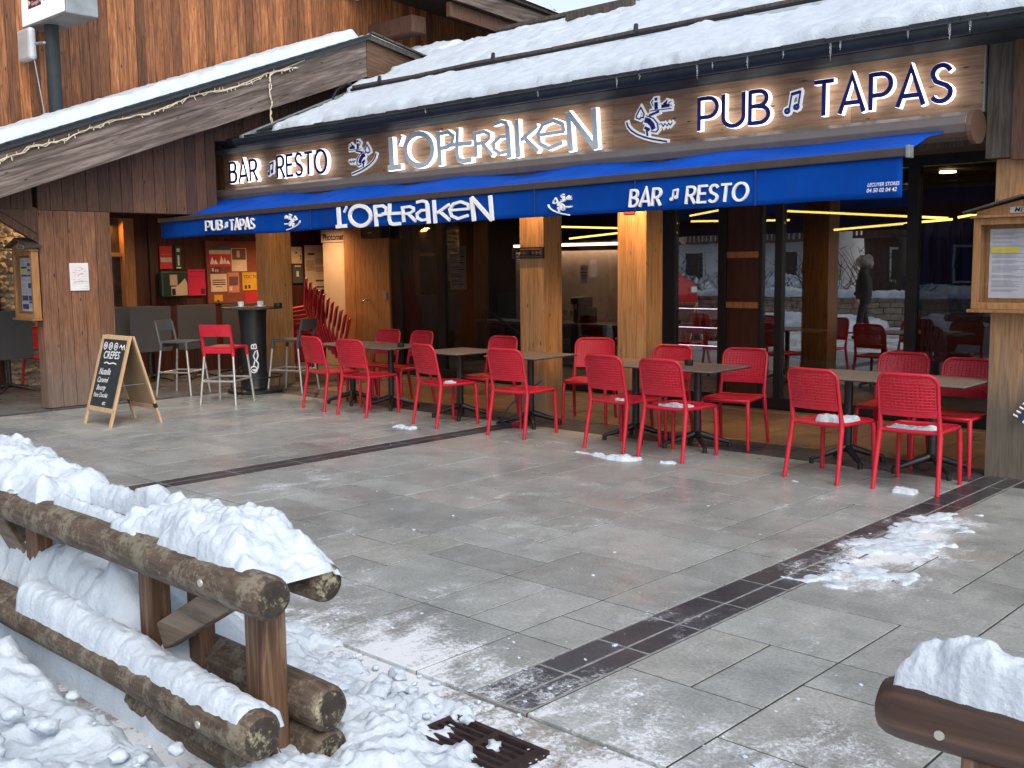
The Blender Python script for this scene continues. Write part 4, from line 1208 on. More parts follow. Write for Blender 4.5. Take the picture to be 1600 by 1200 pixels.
nt = thing('notice', (-12.742, 5.69, 1.42), 'white map sheet pinned on the chalet pillar', 'notice')
MB().box(0, .003, 0, .235, 0, .335).build('sheet', M['paper'], nt)
mb = MB(); rn = random.Random(4)
for k in range(26):
    y, z = rn.uniform(.03, .15), rn.uniform(.08, .30); mb.box(.0032, .004, y, y+rn.uniform(.01, .035), z, z+.006)
mb.build('map_print', plain('pink print', (.62, .25, .28), .6), nt)
mb = MB(); mb.box(.0032, .0042, .11, .23, .105, .112)
for k in range(8): mb.box(.0032, .0042, .03+rn.uniform(0, .15), .22, .02+k*.03, .024+k*.03)
mb.build('caption', plain('grey print', (.4, .42, .48), .6), nt)

# posters on the panelled wall of the passage (plane x = -15.5)
PX = -15.465
def poster(y0, y1, z0, z1, col, lb, marks=(), cat='poster', name='poster', off=0.0):
    t = thing(name, (PX+off, y0, z0), lb, cat, 'posters on the passage wall')
    MB().box(0, .004, 0, y1-y0, 0, z1-z0).build('sheet', plain('print '+lb[:18], col, .6, 0, .1, 9), t)
    for i, (a, b, c, d, cc) in enumerate(marks):
        w, h = y1-y0, z1-z0
        MB().box(.0042, .005+.0006*i, a*w, b*w, c*h, d*h).build('print', plain('ink', cc, .6, 0, .15, 20), t)
    return t
cream, redp, dk = (.62, .50, .36), (.50, .03, .03), (.03, .025, .03)
poster(8.35, 8.56, 1.67, 2.03, redp, 'red notice with a pale band, top left of the passage wall', ((.05, .95, .3, .5, (.5, .42, .36)), (.1, .9, .62, .66, (.6, .1, .1))))
t = poster(8.62, 8.72, 1.67, 2.03, (.02, .07, .03), 'narrow dark green sign with white marks beside the red notice', ((.1, .9, .02, .08, (.6, .6, .55)), (.35, .65, .15, .6, (.6, .62, .55)), (.25, .75, .75, .9, (.6, .62, .55))))
poster(8.82, 9.13, 1.24, 1.66, (.55, .01, .07), 'bright pink poster on the passage wall', ((.72, .95, .05, .26, (.08, .01, .02)), (.1, .9, .9, .93, (.35, .0, .03)), (.1, .8, .7, .73, (.4, .0, .04))))
bb = thing('notice_board', (-15.478, 9.17, 1.1), 'dark red notice board behind the passage posters', 'notice board')
MB().box(-.02, .012, 0, 1.0, 0, 1.02).build('board', plain('board felt', (.20, .05, .03), .8), bb)
t = poster(9.22, 9.62, 1.70, 2.03, redp, 'poster with white mountain peaks and a green and blue top stripe', ((0, .5, .82, 1, (.03, .10, .02)), (.5, 1, .82, 1, (.04, .10, .18)), (0, 1, .62, .82, cream)))
mb = MB()
for (a, h) in ((.05, .12), (.11, .08), (.22, .14), (.28, .11), (.34, .07)): mb.prism([(a-.04, .04), (a+.05, .04), (a, .04+h)], .006, .0068, 'x')
mb.build('print', M['paper'], t)
poster(9.63, 9.92, 1.62, 2.0, cream, 'pale poster with a dark picture on top, right of the mountain poster', ((.05, .95, .5, .98, (.10, .05, .05)), (.35, .55, .6, .9, (.5, .28, .2))))
poster(9.23, 9.53, 1.29, 1.58, cream, 'pale notice with four dark lines of print under the mountain poster', ((.1, .9, .62, .68, dk), (.1, .9, .5, .56, dk), (.1, .9, .38, .44, dk), (.3, .7, .26, .3, dk)))
poster(9.24, 9.42, 1.59, 1.70, (.06, .04, .04), 'small dark strip with pale drawings on the passage wall', ((.1, .3, .3, .8, cream), (.45, .55, .2, .6, cream), (.65, .75, .2, .6, cream)))
poster(9.55, 9.76, 1.27, 1.60, (.45, .20, .13), 'brown picture poster beside the yellow one', ((.1, .9, .35, .8, (.12, .05, .06)), (.1, .35, .1, .3, cream)))
t = poster(9.82, 10.10, 1.30, 1.60, (.55, .33, .02), 'yellow poster lettered TOC TOC', ((.15, .3, .08, .28, dk), (.4, .55, .1, .3, dk)), off=.004)
MB().text('TOC TOC', .0052, .02, .20, .055, face='+x').build('lettering', M['black'], t)
poster(9.86, 10.12, 1.08, 1.29, (.42, .02, .03), 'red poster half hidden by the corner post')
poster(9.28, 9.44, 1.13, 1.24, (.55, .30, .02), 'small yellow card below the pale notice', ((.3, .6, .0, .2, dk),))
poster(10.66, 10.80, 1.70, 2.03, (.55, .06, .02), 'narrow red poster right of the corner post', ((.1, .9, .8, .95, (.6, .3, .2)),))
poster(10.82, 11.04, 1.74, 2.03, cream, 'cream poster with small dark dots right of the corner post', ((.4, .55, .6, .7, dk), (.8, .92, .4, .5, dk), (.8, .92, .25, .33, dk)))
poster(10.84, 11.05, 1.40, 1.72, (.06, .07, .07), 'dark photo poster with a pale figure above the chair stack', ((.2, .8, .88, .96, cream), (.35, .6, .35, .65, cream)))
t = poster(11.10, 11.52, 1.28, 2.06, cream, 'large cream list of notices beside the photo booth', ((.15, .5, .78, .82, dk), (.05, .48, .42, .66, (.42, .3, .2)), (.52, .95, .56, .70, (.42, .3, .2)), (.52, .95, .40, .52, (.42, .3, .2)), (.52, .95, .18, .22, (.12, .06, .04)), (.5, .95, .04, .07, dk)))
# green letter box
lbx = thing('distributor_box', (-15.47, 8.30, 1.22), 'small green box with leaflets mounted on the passage wall', 'box')
MB().box(.0, .12, 0, .46, 0, .42).build('body', plain('dark green enamel', (.012, .035, .022), .4), lbx, bevel=.03)
MB().box(.1205, .125, .14, .27, .19, .36).build('leaflet', plain('tan leaflet', (.38, .29, .2), .7), lbx)
MB().prism([(.16, .03), (.44, .03), (.44, .22), (.40, .30), (.32, .22), (.24, .17), (.16, .17)], .1205, .124, 'x').build('leaflet', plain('tan leaflet', (.46, .37, .25), .7), lbx)
MB().box(.1245, .128, .17, .23, .04, .14).build('label', M['black'], lbx)

# folded tables parked along the passage wall
M['grey_top'] = plain('graphite laminate', (.085, .09, .095), .55, 0, .06, 5)
ft = thing('folded_table', (0, 0, 0), 'x', 'folded table', 'flip top tables folded along the passage')
MB().box(-.008, .008, -.325, .325, .45, 1.12).build('tabletop', M['grey_top'], ft, bevel=.004)
mb = MB(); mb.tube([(-.07, 0, .06), (-.07, 0, .78)], .03, 10); mb.box(-.07, -.0085, -.12, .12, .72, .84); mb.build('column', M['black'], ft)
mb = MB()
for (a, b) in ((-.32, -.24), (.18, -.24), (-.32, .24), (.18, .24)): mb.tube([(-.07, 0, .10), (a*.6, b*.6, .06), (a, b, .02)], [.03, .024, .018], 8)
mb.build('base', M['black'], ft, smooth=50)
for i, (x, y, lb) in enumerate(((-14.6, 7.69, 'grey folded table with its top upright, first behind the pillar'), (-14.6, 8.45, 'grey folded table with its top upright, behind the grey bar stool'), (-14.6, 9.22, 'grey folded table with its top upright, behind the barrel table'),
        (-14.95, 7.60, 'second layer folded table behind the first one'), (-15.0, 5.80, 'grey folded table with its top upright, in the opening left of the pillar'))):
    c = ft if i == 0 else copy_tree(ft)
    c.location = (x, y, 0); c['label'] = lb
mb = MB()
cc = copy_tree(chair0); cc.location = (-15.1, 6.35, 0); cc.rotation_euler = (0, 0, R(-80)); cc['label'] = 'red chair standing behind the pillar, in the opening'; cc['group'] = 'red chairs stored in the passage'
cc = copy_tree(chair0); cc.location = (-14.1, 9.5, 0.05); cc.rotation_euler = (0, 0, R(-70)); cc['label'] = 'red chair standing behind the barrel table'; cc['group'] = 'red chairs stored in the passage'
chair_low = cc

# photo booth
pb = thing('photo_booth', (-14.0, 11.0, 0), 'beige photo booth lettered Photomaton in the corner by the timber panel', 'photo booth')
bei = plain('beige booth panel', (.42, .34, .26), .5, 0, .08, 4)
MB().box(-.80, -.002, 0, 1.4, 0, 2.08).build('body', bei, pb, bevel=.01)
MB().box(-.82, .012, -.015, 1.4, 2.085, 2.30).build('header', bei, pb, bevel=.006)
MB().text('Photomaton', -.77, -.0165, 2.125, .105, 0, 1.0, bold=.05).build('lettering', M['black'], pb)
MB().text('Photomaton', .0135, .03, 2.125, .105, face='+x', bold=.05).build('lettering', M['black'], pb)
MB().box(.0, .006, .03, .055, .1, 2.0).build('light_strip', M['lamp_warm'], pb)

# fittings on the facade
sp = thing('loudspeaker', (-12.93, 10.62, 2.20), 'black wall loudspeaker above the tap panel', 'loudspeaker')
MB().box(-.24, .24, -.10, .095, -.09, .11).build('body', M['black'], sp, bevel=.015)
MB().box(-.05, .05, -.104, -.101, -.015, .0).build('badge', M['zinc'], sp)
tp = thing('tap', (-13.22, 10.715, 1.15), 'small brass tap on the timber panel by the door', 'tap')
mb = MB(); mb.tube([(0, 0, 0), (0, -.06, 0), (-.03, -.10, -.01), (-.06, -.11, -.05)], .014, 8); mb.tube([(.0, -.05, .0), (.0, -.05, .05), (.05, -.06, .06)], .009, 6)
mb.build('spout', plain('brass', (.55, .42, .22), .25, .9), tp, smooth=60)
sw = MB().box(-.035, .035, -.014, 0, -.06, .06).build('switch', M['zinc'], None, bevel=.004); sw.location = (-12.82, 10.715, 1.22); tag(sw, 'small grey switch plate on the timber panel', 'switch')
br = thing('wall_bracket', (-7.83, 8.595, 1.80), 'black perforated metal bracket across the timber post', 'bracket')
mb = MB(); mb.box(-.235, .225, -.03, -.005, .045, .062); mb.box(-.235, .225, -.03, -.005, -.062, -.045); mb.box(-.2355, -.215, -.029, -.006, -.0445, .0445); mb.box(.205, .2255, -.029, -.006, -.0445, .0445)
mb.box(-.214, .204, -.0285, -.0065, -.036, -.026); mb.box(-.214, .204, -.0285, -.0065, .026, .036)
for x in (-.15, -.09, -.03, .03, .09, .15):
    mb.beam((x-.03, -.0175, -.026), (x, -.0175, -.010), .02, .008); mb.beam((x-.03, -.0175, .026), (x, -.0175, .010), .02, .008)
mb.box(-.03, .03, -.0275, -.0075, -.0255, .0255)
mb.build('plate', M['black'], br)
pl = thing('number_plate', (-6.55, 8.695, 2.17), 'small red plate at the top of the bright timber post', 'plate')
MB().box(-.07, .07, -.006, 0, 0, .12).build('plate', plain('dark red enamel', (.20, .03, .02), .4), pl, bevel=.002)
MB().box(-.05, .05, -.0075, -.0065, .03, .038).build('print', M['paper'], pl)
# sheets stuck on the glass
for (x0, x1, z0, z1, lb, col) in ((-11.46, -11.13, 1.32, 1.96, 'menu sheet taped inside the glass door', (.62, .60, .62)), (-7.12, -6.90, 1.48, 1.96, 'white sheet inside the pane left of the dark red door', (.60, .63, .64)), (-8.96, -8.84, 1.42, 1.66, 'small white sheet inside the window between the posts', (.55, .60, .64))):
    t = thing('window_sheet', (x0, Yg+.03, z0), lb, 'sheet', 'sheets on the windows')
    MB().box(0, x1-x0, 0, .003, 0, z1-z0).build('sheet', plain('sheet', col, .6, 0, .05), t)
    mb = MB(); rn = random.Random(int(x0*-10)); z = z1-z0-.04
    while z > .03:
        w = (x1-x0); mb.box(w*.08, w*rn.uniform(.4, .92), -.002, -.0005, z-.012, z); z -= rn.uniform(.03, .07)
    mb.build('print', M['blue_ink'], t)
wp = thing('window_poster', (-4.42, Yg+.07, .42), 'mauve poster with a dark drawing inside the right window', 'poster')
MB().box(0, .27, 0, .003, 0, .92).build('sheet', plain('mauve poster', (.22, .13, .17), .6), wp)
mb = MB(); rn = random.Random(8)
for k in range(26): x, z = rn.uniform(.03, .2), rn.uniform(.2, .65); mb.box(x, x+rn.uniform(.004, .012), -.002, -.0005, z, z+rn.uniform(.03, .12))
mb.build('drawing', M['black'], wp)

# ---------------------------------------------------------------- inside the pub
ct = thing('bar_counter', (-10.9, 13.0, .06), 'dark bar counter inside the pub between the two middle posts', 'bar counter')
MB().box(-2.2, 1.9, 0, .6, 0, .62).build('front', M['black'], ct); MB().box(-2.25, 1.95, -.05, .65, .625, .665).build('worktop', M['table_grey'], ct)
bwall = thing('back_bar', (-11.1, 13.9, 0), 'lit pale wall panel behind the bar counter', 'back bar')
MB().box(-1.9, 1.3, 0, .05, .06, 1.90).build('panel', plain('pale pink wall', (.62, .50, .42), .6), bwall)
MB().box(-1.8, 1.2, -.16, -.04, 1.98, 2.02).build('light_strip', emit('warm strip', (1, .62, .38), 9), bwall)
MB().box(-1.9, 1.3, -.22, .05, 2.03, 2.06).build('canopy', M['black'], bwall)
cm = thing('coffee_machine', (-10.95, 13.25, .73), 'black coffee machine on the bar counter', 'coffee machine')
mb = MB(); mb.box(-.09, .09, -.1, .2, 0, .42); mb.box(-.08, .08, -.18, -.1, .30, .41); mb.box(.12, .22, -.05, .15, 0, .25); mb.build('body', M['black'], cm, bevel=.02)
mb = MB(); mb.tube([(0, -.14, .30), (0, -.14, .22)], .02, 8); mb.build('spout', M['alu'], cm)
for k in range(8):
    g_ = MB().lathe([(.03, 0), (.03, .004), (.006, .01), (.005, .08), (.035, .13), (.04, .2), (.034, .2), (.03, .13), (.0, .085)], n=12).build('wine_glass', M['case_glass'], None, smooth=60)
    g_.location = (-11.75+k*.075, 13.3+.04*(k % 2), .727); tag(g_, 'stemmed glass standing in the row on the bar counter', 'glass', 'glasses on the bar counter')
for k in range(5):
    o = MB().lathe([(.035, 0), (.04, .08), (.012, .15), (.012, .2), (0, .2)], n=12).build('bottle', plain('amber bottle', (.35, .12, .02), .2, 0, .2), None, smooth=50)
    o.location = (-11.85+k*.14, 13.15, .727); tag(o, 'small amber bottle on the bar counter', 'bottle', 'bottles on the bar counter')
sh = thing('bottle_shelf', (-8.25, 12.5, 0), 'lit shelves of bottles inside the window right of the bright post', 'shelf')
MB().box(-.48, .45, .12, .15, .3, 1.62).build('back_panel', plain('pink back panel', (.50, .36, .36), .5), sh)
for z in (.55, .80, 1.06):
    b_ = MB().box(-.48, .45, -.10, .1195, z-.012, z).build('shelf', M['black'], sh)
    MB().box(-.40, .40, -.098, -.085, z-.022, z-.0125).build('light_strip', M['lamp_white'], b_)
bc = [(.02, .16, .03), (.35, .12, .02), (.45, .30, .30), (.03, .03, .03), (.40, .04, .03), (.55, .5, .45)]
bmats = [plain('bottle glass', c, .15, 0, .1) for c in bc]
for r_, z in enumerate((.55, .80, 1.06)):
    for k in range(8):
        rr = rnd.uniform(.028, .038); hh = rnd.uniform(.15, .20)
        o = MB().lathe([(rr, 0), (rr, hh*.55), (rr*.32, hh*.75), (rr*.32, hh), (0, hh)], n=10).build('bottle', bmats[(k*5+r_*2) % 6], None, smooth=50)
        o.location = (-8.66+k*.108, 12.5+rnd.uniform(-.04, .05), z+.001)
        tag(o, ('bottle on the lowest lit shelf', 'bottle on the middle lit shelf', 'bottle on the top lit shelf')[r_], 'bottle', ('bottles on the lowest lit shelf', 'bottles on the middle lit shelf', 'bottles on the top lit shelf')[r_])
tubes = [((-11.3, 2.28), (-9.9, 2.21), 'long yellow light tube seen between the two middle posts'), ((-10.98, 2.08), (-9.7, 2.18), 'slanting yellow light tube seen between the two middle posts'),
 ((-7.25, 2.36), (-5.0, 2.175), 'longest yellow light tube, behind the wide right window'), ((-6.47, 2.08), (-5.04, 2.17), 'slanting yellow light tube below the longest one'),
 ((-8.7, 2.35), (-8.05, 2.43), 'short rising yellow light tube right of the bright post'), ((-8.68, 2.27), (-7.25, 2.24), 'short level yellow light tube right of the bright post'), ((-4.88, 2.18), (-4.3, 2.26), 'yellow light tube beside the right menu case')]
for i, (a, b, lb) in enumerate(tubes):
    o = MB().tube([(0, 0, 0), (b[0]-a[0], (.25 if i % 2 else 0), b[1]-a[1])], .014, 8).build('light_tube', M['led'], None)
    o.location = (a[0], 13.0, a[1]); tag(o, lb, 'light tube', 'yellow light tubes inside the pub')
o = MB().lathe([(.09, 0), (.09, .02), (0, .02)], n=16).build('ceiling_spot', M['lamp_warm'], None); o.location = (-4.75, 12.3, 2.66); tag(o, 'round warm ceiling spot inside the right window', 'ceiling light')
cu = NT('blue curtain cloth'); cu.set((.012, .03, .24), .8)
vs = []
for j in range(2):
    for i in range(81): x = i/80*.9; vs.append((x, .05*math.sin(x*42)+.02*math.sin(x*17), 1.05 if j else 0))
mb = MB(); mb.add(vs, [(i, i+1, 82+i, 81+i) for i in range(80)])
o = mb.build('curtain', cu.m, None, smooth=180); o.location = (-5.2, 12.2, 1.05); sm = o.modifiers.new('thick', 'SOLIDIFY'); sm.thickness = .004
tag(o, 'dark blue curtain hanging inside the right window', 'curtain')
mb = MB(); mb.tube([(0, 0, 0), (1.2, 0, -.62)], .022, 8); mb.tube([(0, 0, 0), (0, 0, -.9)], .018, 8); mb.tube([(1.2, 0, -.62), (1.2, 0, -.9)], .018, 8)
o = mb.build('hand_rail', M['black'], None); o.location = (-11.6, 11.7, 1.0); tag(o, 'black sloping stair rail inside the glass door', 'hand rail')
for i, (x, y) in enumerate(((-6.6, 12.4), (-5.2, 12.9))):
    c = copy_tree(table0); c.location = (x, y, .06); c['group'] = 'tables inside the pub'; c['label'] = 'dark table standing inside behind the right windows'
# ---------------------------------------------------------------- roof snow
rs = math.sqrt(1+RS*RS); rn_ = Vector((0, -RS, 1)).normalized()
def roofS(x0, y0):
    return lambda u, v: (x0+u, y0+v/rs, roof_z(y0+v/rs))
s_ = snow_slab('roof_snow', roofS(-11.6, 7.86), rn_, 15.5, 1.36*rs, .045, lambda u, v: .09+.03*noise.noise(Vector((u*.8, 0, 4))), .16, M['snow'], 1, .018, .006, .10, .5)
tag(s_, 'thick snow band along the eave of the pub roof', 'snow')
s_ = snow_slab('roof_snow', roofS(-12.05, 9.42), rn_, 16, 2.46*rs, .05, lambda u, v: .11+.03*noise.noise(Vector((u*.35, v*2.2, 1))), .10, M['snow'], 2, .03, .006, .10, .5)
tag(s_, 'broad snow field on the upper pub roof', 'snow')
s_ = snow_slab('roof_snow', lambda u, v: (-13.95+u, 11.15+v/rs, roof_z(11.15+v/rs)), rn_, 2.1, .75*rs, .05, .15, .2, M['snow'], 3, .03, .007, .10, .5)
tag(s_, 'snow corner on the pub roof against the chalet wall', 'snow')
# snow guard rail and dark openings on the roof
gd = thing('snow_guard', (-12, 9.26, roof_z(9.26)), 'snow guard rail across the pub roof', 'snow guard')
mb = MB(); mb.tube([(.3, 0, .10), (14, 0, .10)], .02, 8); mb.tube([(.3, 0, .17), (.2, 0, .19), (.05, -.05, .12), (0, -.1, .0)], .018, 8)
mb.build('rail', M['metal_dark'], gd, smooth=60)
mb = MB(); xx = .35
while xx < 14: mb.beam((xx, .0, .125+.008*math.sin(xx*3)), (xx+1.19, .0, .125+.008*math.sin(xx*3+3)), .05, .035); xx += 1.2
mb.build('log', M['beam_dark'], gd)
x = .9
while x < 14:
    mb = MB(); mb.prism([(-.05, .10), (.0, .10), (.0, .20), (-.02, .21)], x, x+.04, 'x'); mb.build('bracket', M['metal_dark'], gd); x += 2.1
for (x, y, L, lb) in ((-9.6, 11.35, 1.1, 'bare dark beam lying on the upper roof snow, left one'), (-7.9, 11.35, 1.1, 'bare dark beam lying on the upper roof snow, right one')):
    o = MB().beam((0, 0, 0), (L, .02, .0), .10, .09).build('roof_beam', M['beam_dark'], None); o.location = (x, y, roof_z(y)+.16); tag(o, lb, 'beam')
o = MB().beam((0, 0, 0), (5.2, .0, .0), .06, .05).build('roof_ladder', M['beam_dark'], None); o.location = (-11.4, 11.8, roof_z(11.8)+.16); tag(o, 'long dark batten along the ridge of the pub roof', 'batten')
ps_n = Vector((0, -math.sin(.354), math.cos(.354)))
s_ = snow_slab('porch_snow', lambda u, v: (-13.95+u, 3.45+v*.938, 2.47+.369*(3.45+v*.938-4.72)+.585), ps_n, 1.80, 6.75, .045, .125, .12, M['snow'], 4, .02, .006, .09, .5)
tag(s_, 'snow layer along the grey porch gable', 'snow')
s_ = snow_slab('porch_snow', lambda u, v: (-13.95+u, 10.0+v*.98, 4.98-.19*v), (0, .19, 1), 1.78, 1.5, .05, .05, .10, M['snow'], 5, .02, .006, .05, .5)
tag(s_, 'thin snow strip on the far slope of the porch roof', 'snow')
s_ = snow_slab('eave_snow', lambda u, v: (-13.95+u, 11.2+v*.99, 6.26-.085*v), (0, .085, 1), 1.7, 3.5, .07, .12, .2, M['snow'], 6, .03, .007, .10, .5)
tag(s_, 'snow on the upper chalet eave', 'snow')
# icicles on the gutter
ice = NT('ice'); ice.set((.80, .86, .90), .08); ice.b.inputs['Transmission Weight'].default_value = .85; ice.b.inputs['IOR'].default_value = 1.31
for i, (x, L) in enumerate(((-8.5, .05), (-6.9, .06), (-5.95, .09), (-5.7, .05), (-5.1, .12), (-4.95, .06), (-4.62, .10), (-4.3, .06), (-3.9, .13), (-3.82, .07), (-3.3, .06), (-3.0, .12), (-2.86, .08))):
    o = MB().tube([(0, 0, 0), (.003, 0, -L*.5), (.001, 0, -L)], [.011, .007, .001], 7).build('icicle', ice.m, None, smooth=80)
    o.location = (x, 7.71, 3.325); tag(o, 'small icicle hanging from the gutter lip over the sign', 'icicle', 'icicles on the gutter')

# ---------------------------------------------------------------- string of lights, sign box, floodlight
sl_ = thing('string_lights', (-12.19, 6.2, 3.2), 'pale tangled string of fairy lights along the grey barge board', 'string lights')
mb = MB(); rn = random.Random(3); path = []
zt = lambda y: 2.47+.369*(y-4.72)+.44
y = 3.6
while y < 8.75:
    path.append((.012+rn.uniform(0, .01), y-6.2, zt(y)-3.2+.022*math.sin(y*5.5)+rn.uniform(-.008, .008)-(.05 if y < 5 else 0))); y += .06
mb.tube(path, .0075, 5); mb.tube([(p[0]+.012, p[1]+.02, p[2]+rn.uniform(-.02, .02)) for p in path], .006, 5)
for p in path:
    if rn.random() < .75: mb.tube([p, (p[0]+.012, p[1]+rn.uniform(-.02, .02), p[2]+rn.choice((-1, -1, 1))*rn.uniform(.025, .05))], .006, 5)
mb.build('string', M['cable'], sl_)
hang = [(.02+rn.uniform(0, .012), 2.07+rn.uniform(-.018, .018), zt(8.27)-3.2-.045*k) for k in range(19)]
mb = MB(); mb.tube(hang, .007, 5); mb.tube([(p[0]+.01, p[1]+rn.uniform(-.025, .025), p[2]) for p in hang[:15]], .007, 5)
mb.tube([hang[0], (.012, 2.35, zt(8.6)-3.2+.0), (.012, 2.65, zt(8.85)-3.2+.05)], .008, 5)
mb.build('loose_end', M['cable'], sl_)
lb_ = thing('light_box', (-13.55, 5.9, 3.3), 'white lit advertising box on a dark pole above the porch roof', 'sign')
MB().tube([(0, .1, -1.0), (0, .1, 1.42)], .085, 16).build('pole', M['metal_blue'], lb_, smooth=50)
MB().box(-1.14, .79, -.06, .34, 1.425, 2.9).build('case', M['zinc'], lb_, bevel=.012)
MB().box(-1.11, .76, -.066, -.0605, 1.455, 2.87).build('face', emit('lit white face', (.96, .96, 1), .75), lb_)
mb = MB(); mb.box(-.25, .13, -.070, -.0665, 1.63, 1.77); mb.box(.20, .57, -.070, -.0665, 1.66, 1.80); bd = mb.build('badge', plain('dark red badge', (.16, .02, .03), .5), lb_)
mb = MB(); mb.text('Google Play', -.15, -.071, 1.66, .05); mb.text('App Store', .28, -.071, 1.69, .052); mb.prism([(-.23, 1.66), (-.17, 1.70), (-.23, 1.74)], -.0715, -.0705, 'y'); mb.build('lettering', M['white_ink'], bd)
MB().text('Vallee', -.55, -.0675, 1.86, .20, .25).build('lettering', plain('red print', (.50, .03, .05), .5), lb_)
mb = MB(); mb.box(-.86, -.62, -.070, -.0665, 1.62, 2.2); mb.box(-1.02, -.80, -.072, -.0702, 1.52, 1.95)
mb.build('phone_picture', plain('blue phone picture', (.02, .10, .35), .4, 0, .5, 9), lb_)
fl = thing('floodlight', (-13.85, 5.86, 4.30), 'pale square floodlight below the lit box', 'floodlight')
MB().box(-.22, .18, -.10, 0, 0, .40).build('body', plain('pale grey enamel', (.50, .53, .56), .4), fl, bevel=.04)
mb = MB(); mb.tube([(.15, -.02, .2), (.28, .04, .2), (.30, .1, .2)], .02, 8); mb.tube([(.14, -.03, .02), (.2, .0, -.4), (.26, .04, -.95)], .008, 6); mb.build('bracket', M['zinc'], fl)

# ---------------------------------------------------------------- log barriers with snow
def log_mat(name, dark, mid, light, moss, axis='x'):
    t = NT(name)
    v = t.mapping({'x': (.12, 1, 1), 'y': (1, .12, 1)}[axis]); vo = t.tc.outputs['Object']
    g = t.noise(v, 42, 6, .7, .8)
    col = t.ramp(g, [(.28, dark), (.5, mid), (.75, light)])
    li = t.noise(vo, 9, 6, .7); fine = t.noise(vo, 55, 4, .7)
    lm = t.ramp(t.math('ADD', t.math('MULTIPLY', li, .65), t.math('MULTIPLY', fine, .35)), [(.49, 0.0), (.58, .8)])
    col = t.mix(lm, col, moss)
    gm = t.ramp(t.noise(vo, 4, 4, .6), [(.62, 0.0), (.72, .6)])
    col = t.mix(gm, col, (.075, .075, .022))
    b = t.bump(g, .5, .006); t.bump(fine, .4, .004, b)
    return t.set(col, .75)
M['log'] = log_mat('weathered log', (.025, .017, .012), (.085, .058, .040), (.17, .125, .09), (.22, .20, .145))
M['log_clean'] = wood('planed brown log', (.010, .005, .003), (.090, .046, .029), (.20, .115, .072), 'x', 12, .5, .05, False, .3, broad=1.2)
M['log_end'] = log_mat('lichen covered end grain', (.014, .011, .009), (.03, .022, .017), (.055, .042, .03), (.40, .37, .24))
M['bench_post'] = wood('split brown post', (.045, .022, .012), (.15, .078, .040), (.32, .22, .14), 'z', 32, .65, .15, False, .35, broad=.9)
M['bench_brace'] = wood('pale weathered brace', (.08, .055, .04), (.22, .165, .12), (.34, .28, .22), 'x', 32, .7, .15, False, .3)
M['galv'] = plain('galvanised bolt', (.50, .49, .43), .4, .5, .1, 20)
def log(parent, name, x0, x1, y, z, r, mat, seed=0, endmat=None, ends=(True, True), bevel=.022):
    n = 22; off = Vector((seed*3.1, seed*1.7, 0))
    def ring(x, rr):
        out = []
        for k in range(n):
            a = 2*math.pi*k/n
            q = rr*(1+.06*noise.noise(Vector((x*2.2, math.cos(a)*1.3, math.sin(a)*1.3))+off)+.02*noise.noise(Vector((x*9, math.cos(a)*4, math.sin(a)*4))+off))
            out.append((x, y+q*math.cos(a), z+q*math.sin(a)))
        return out
    xs = [x0, x0+bevel*.4, x0+bevel]; xs += [x0+bevel+(x1-x0-2*bevel)*i/40 for i in range(1, 40)]; xs += [x1-bevel, x1-bevel*.4, x1]
    rr = [r*.80, r*.94, r]+[r]*39+[r, r*.94, r*.80]
    vs, fs = [], []
    for x, q in zip(xs, rr): vs += ring(x, q)
    for i in range(len(xs)-1):
        for k in range(n): fs.append((i*n+k, i*n+(k+1) % n, (i+1)*n+(k+1) % n, (i+1)*n+k))
    fs.append(tuple(range(n-1, -1, -1)))
    mb = MB(); mb.add(vs, fs)
    o = mb.build(name, mat, parent, smooth=60)
    e = MB(); m = len(xs)-1
    ev = []
    for q, dx in ((r*.81, 0), (r*.7, .004), (r*.45, .006), (r*.2, .002)):
        ev += [(x1+dx+.0005, p[1], p[2]) for p in ring(x1, q)]
    ev.append((x1+.001, y, z))
    ef = [(i*n+k, i*n+(k+1) % n, (i+1)*n+(k+1) % n, (i+1)*n+k) for i in range(3) for k in range(n)]+[(3*n+k, 3*n+(k+1) % n, 4*n) for k in range(n)]
    e.add(ev, ef)
    e.build('end_grain', endmat or M['log_end'], o, smooth=60)
    return o
def bolt(parent, x, y, z, r=.013, ny=-1):
    MB().tube([(x, y, z), (x, y+ny*.006, z)], [r, r*.9], 16).build('bolt', M['galv'], parent, smooth=30)
lbn = thing('log_barrier', (-3.0, 1.9, 0), 'weathered double rail log barrier heaped with snow in the left foreground', 'log barrier')
BO = (3.0, -1.9)
def L_(x, y): return x+BO[0], y+BO[1]
def llog(name, x0, x1, y, z, r, mat, seed, **k): return log(lbn, name, x0+BO[0], x1+BO[0], y+BO[1], z, r, mat, seed, **k)
top1 = llog('top_rail', -7.5, -2.73, 1.80, .645, .072, M['log'], 1)
top2 = llog('top_rail', -7.5, -2.79, 2.055, .625, .066, M['log'], 2)
low1 = llog('low_rail', -7.5, -2.76, 1.76, .20, .080, M['log'], 3)
llog('low_rail', -7.5, -2.84, 1.83, .040, .074, M['log'], 4)
llog('low_rail', -7.5, -2.80, 2.055, .185, .080, M['log'], 5)
llog('low_rail', -7.5, -2.81, 2.06, .03, .078, M['log'], 6)
x, y = L_(-3.0, 1.725); bolt(top1, x-.03, y, .655); x, y = L_(-3.0, 1.676); bolt(low1, x, y, .20)
def bpost(x, y, z0, z1, w, d): 
    a, b = L_(x, y); MB().box(a-w/2, a+w/2, b-d/2, b+d/2, z0, z1).build('post', M['bench_post'], lbn, bevel=.008)
bpost(-2.99, 1.935, -.06, .70, .105, .10)
for px in (-3.68, -4.72, -5.8):
    bpost(px, 1.90, .18, .60, .095, .085); bpost(px+.16, 2.0, .15, .60, .085, .07)
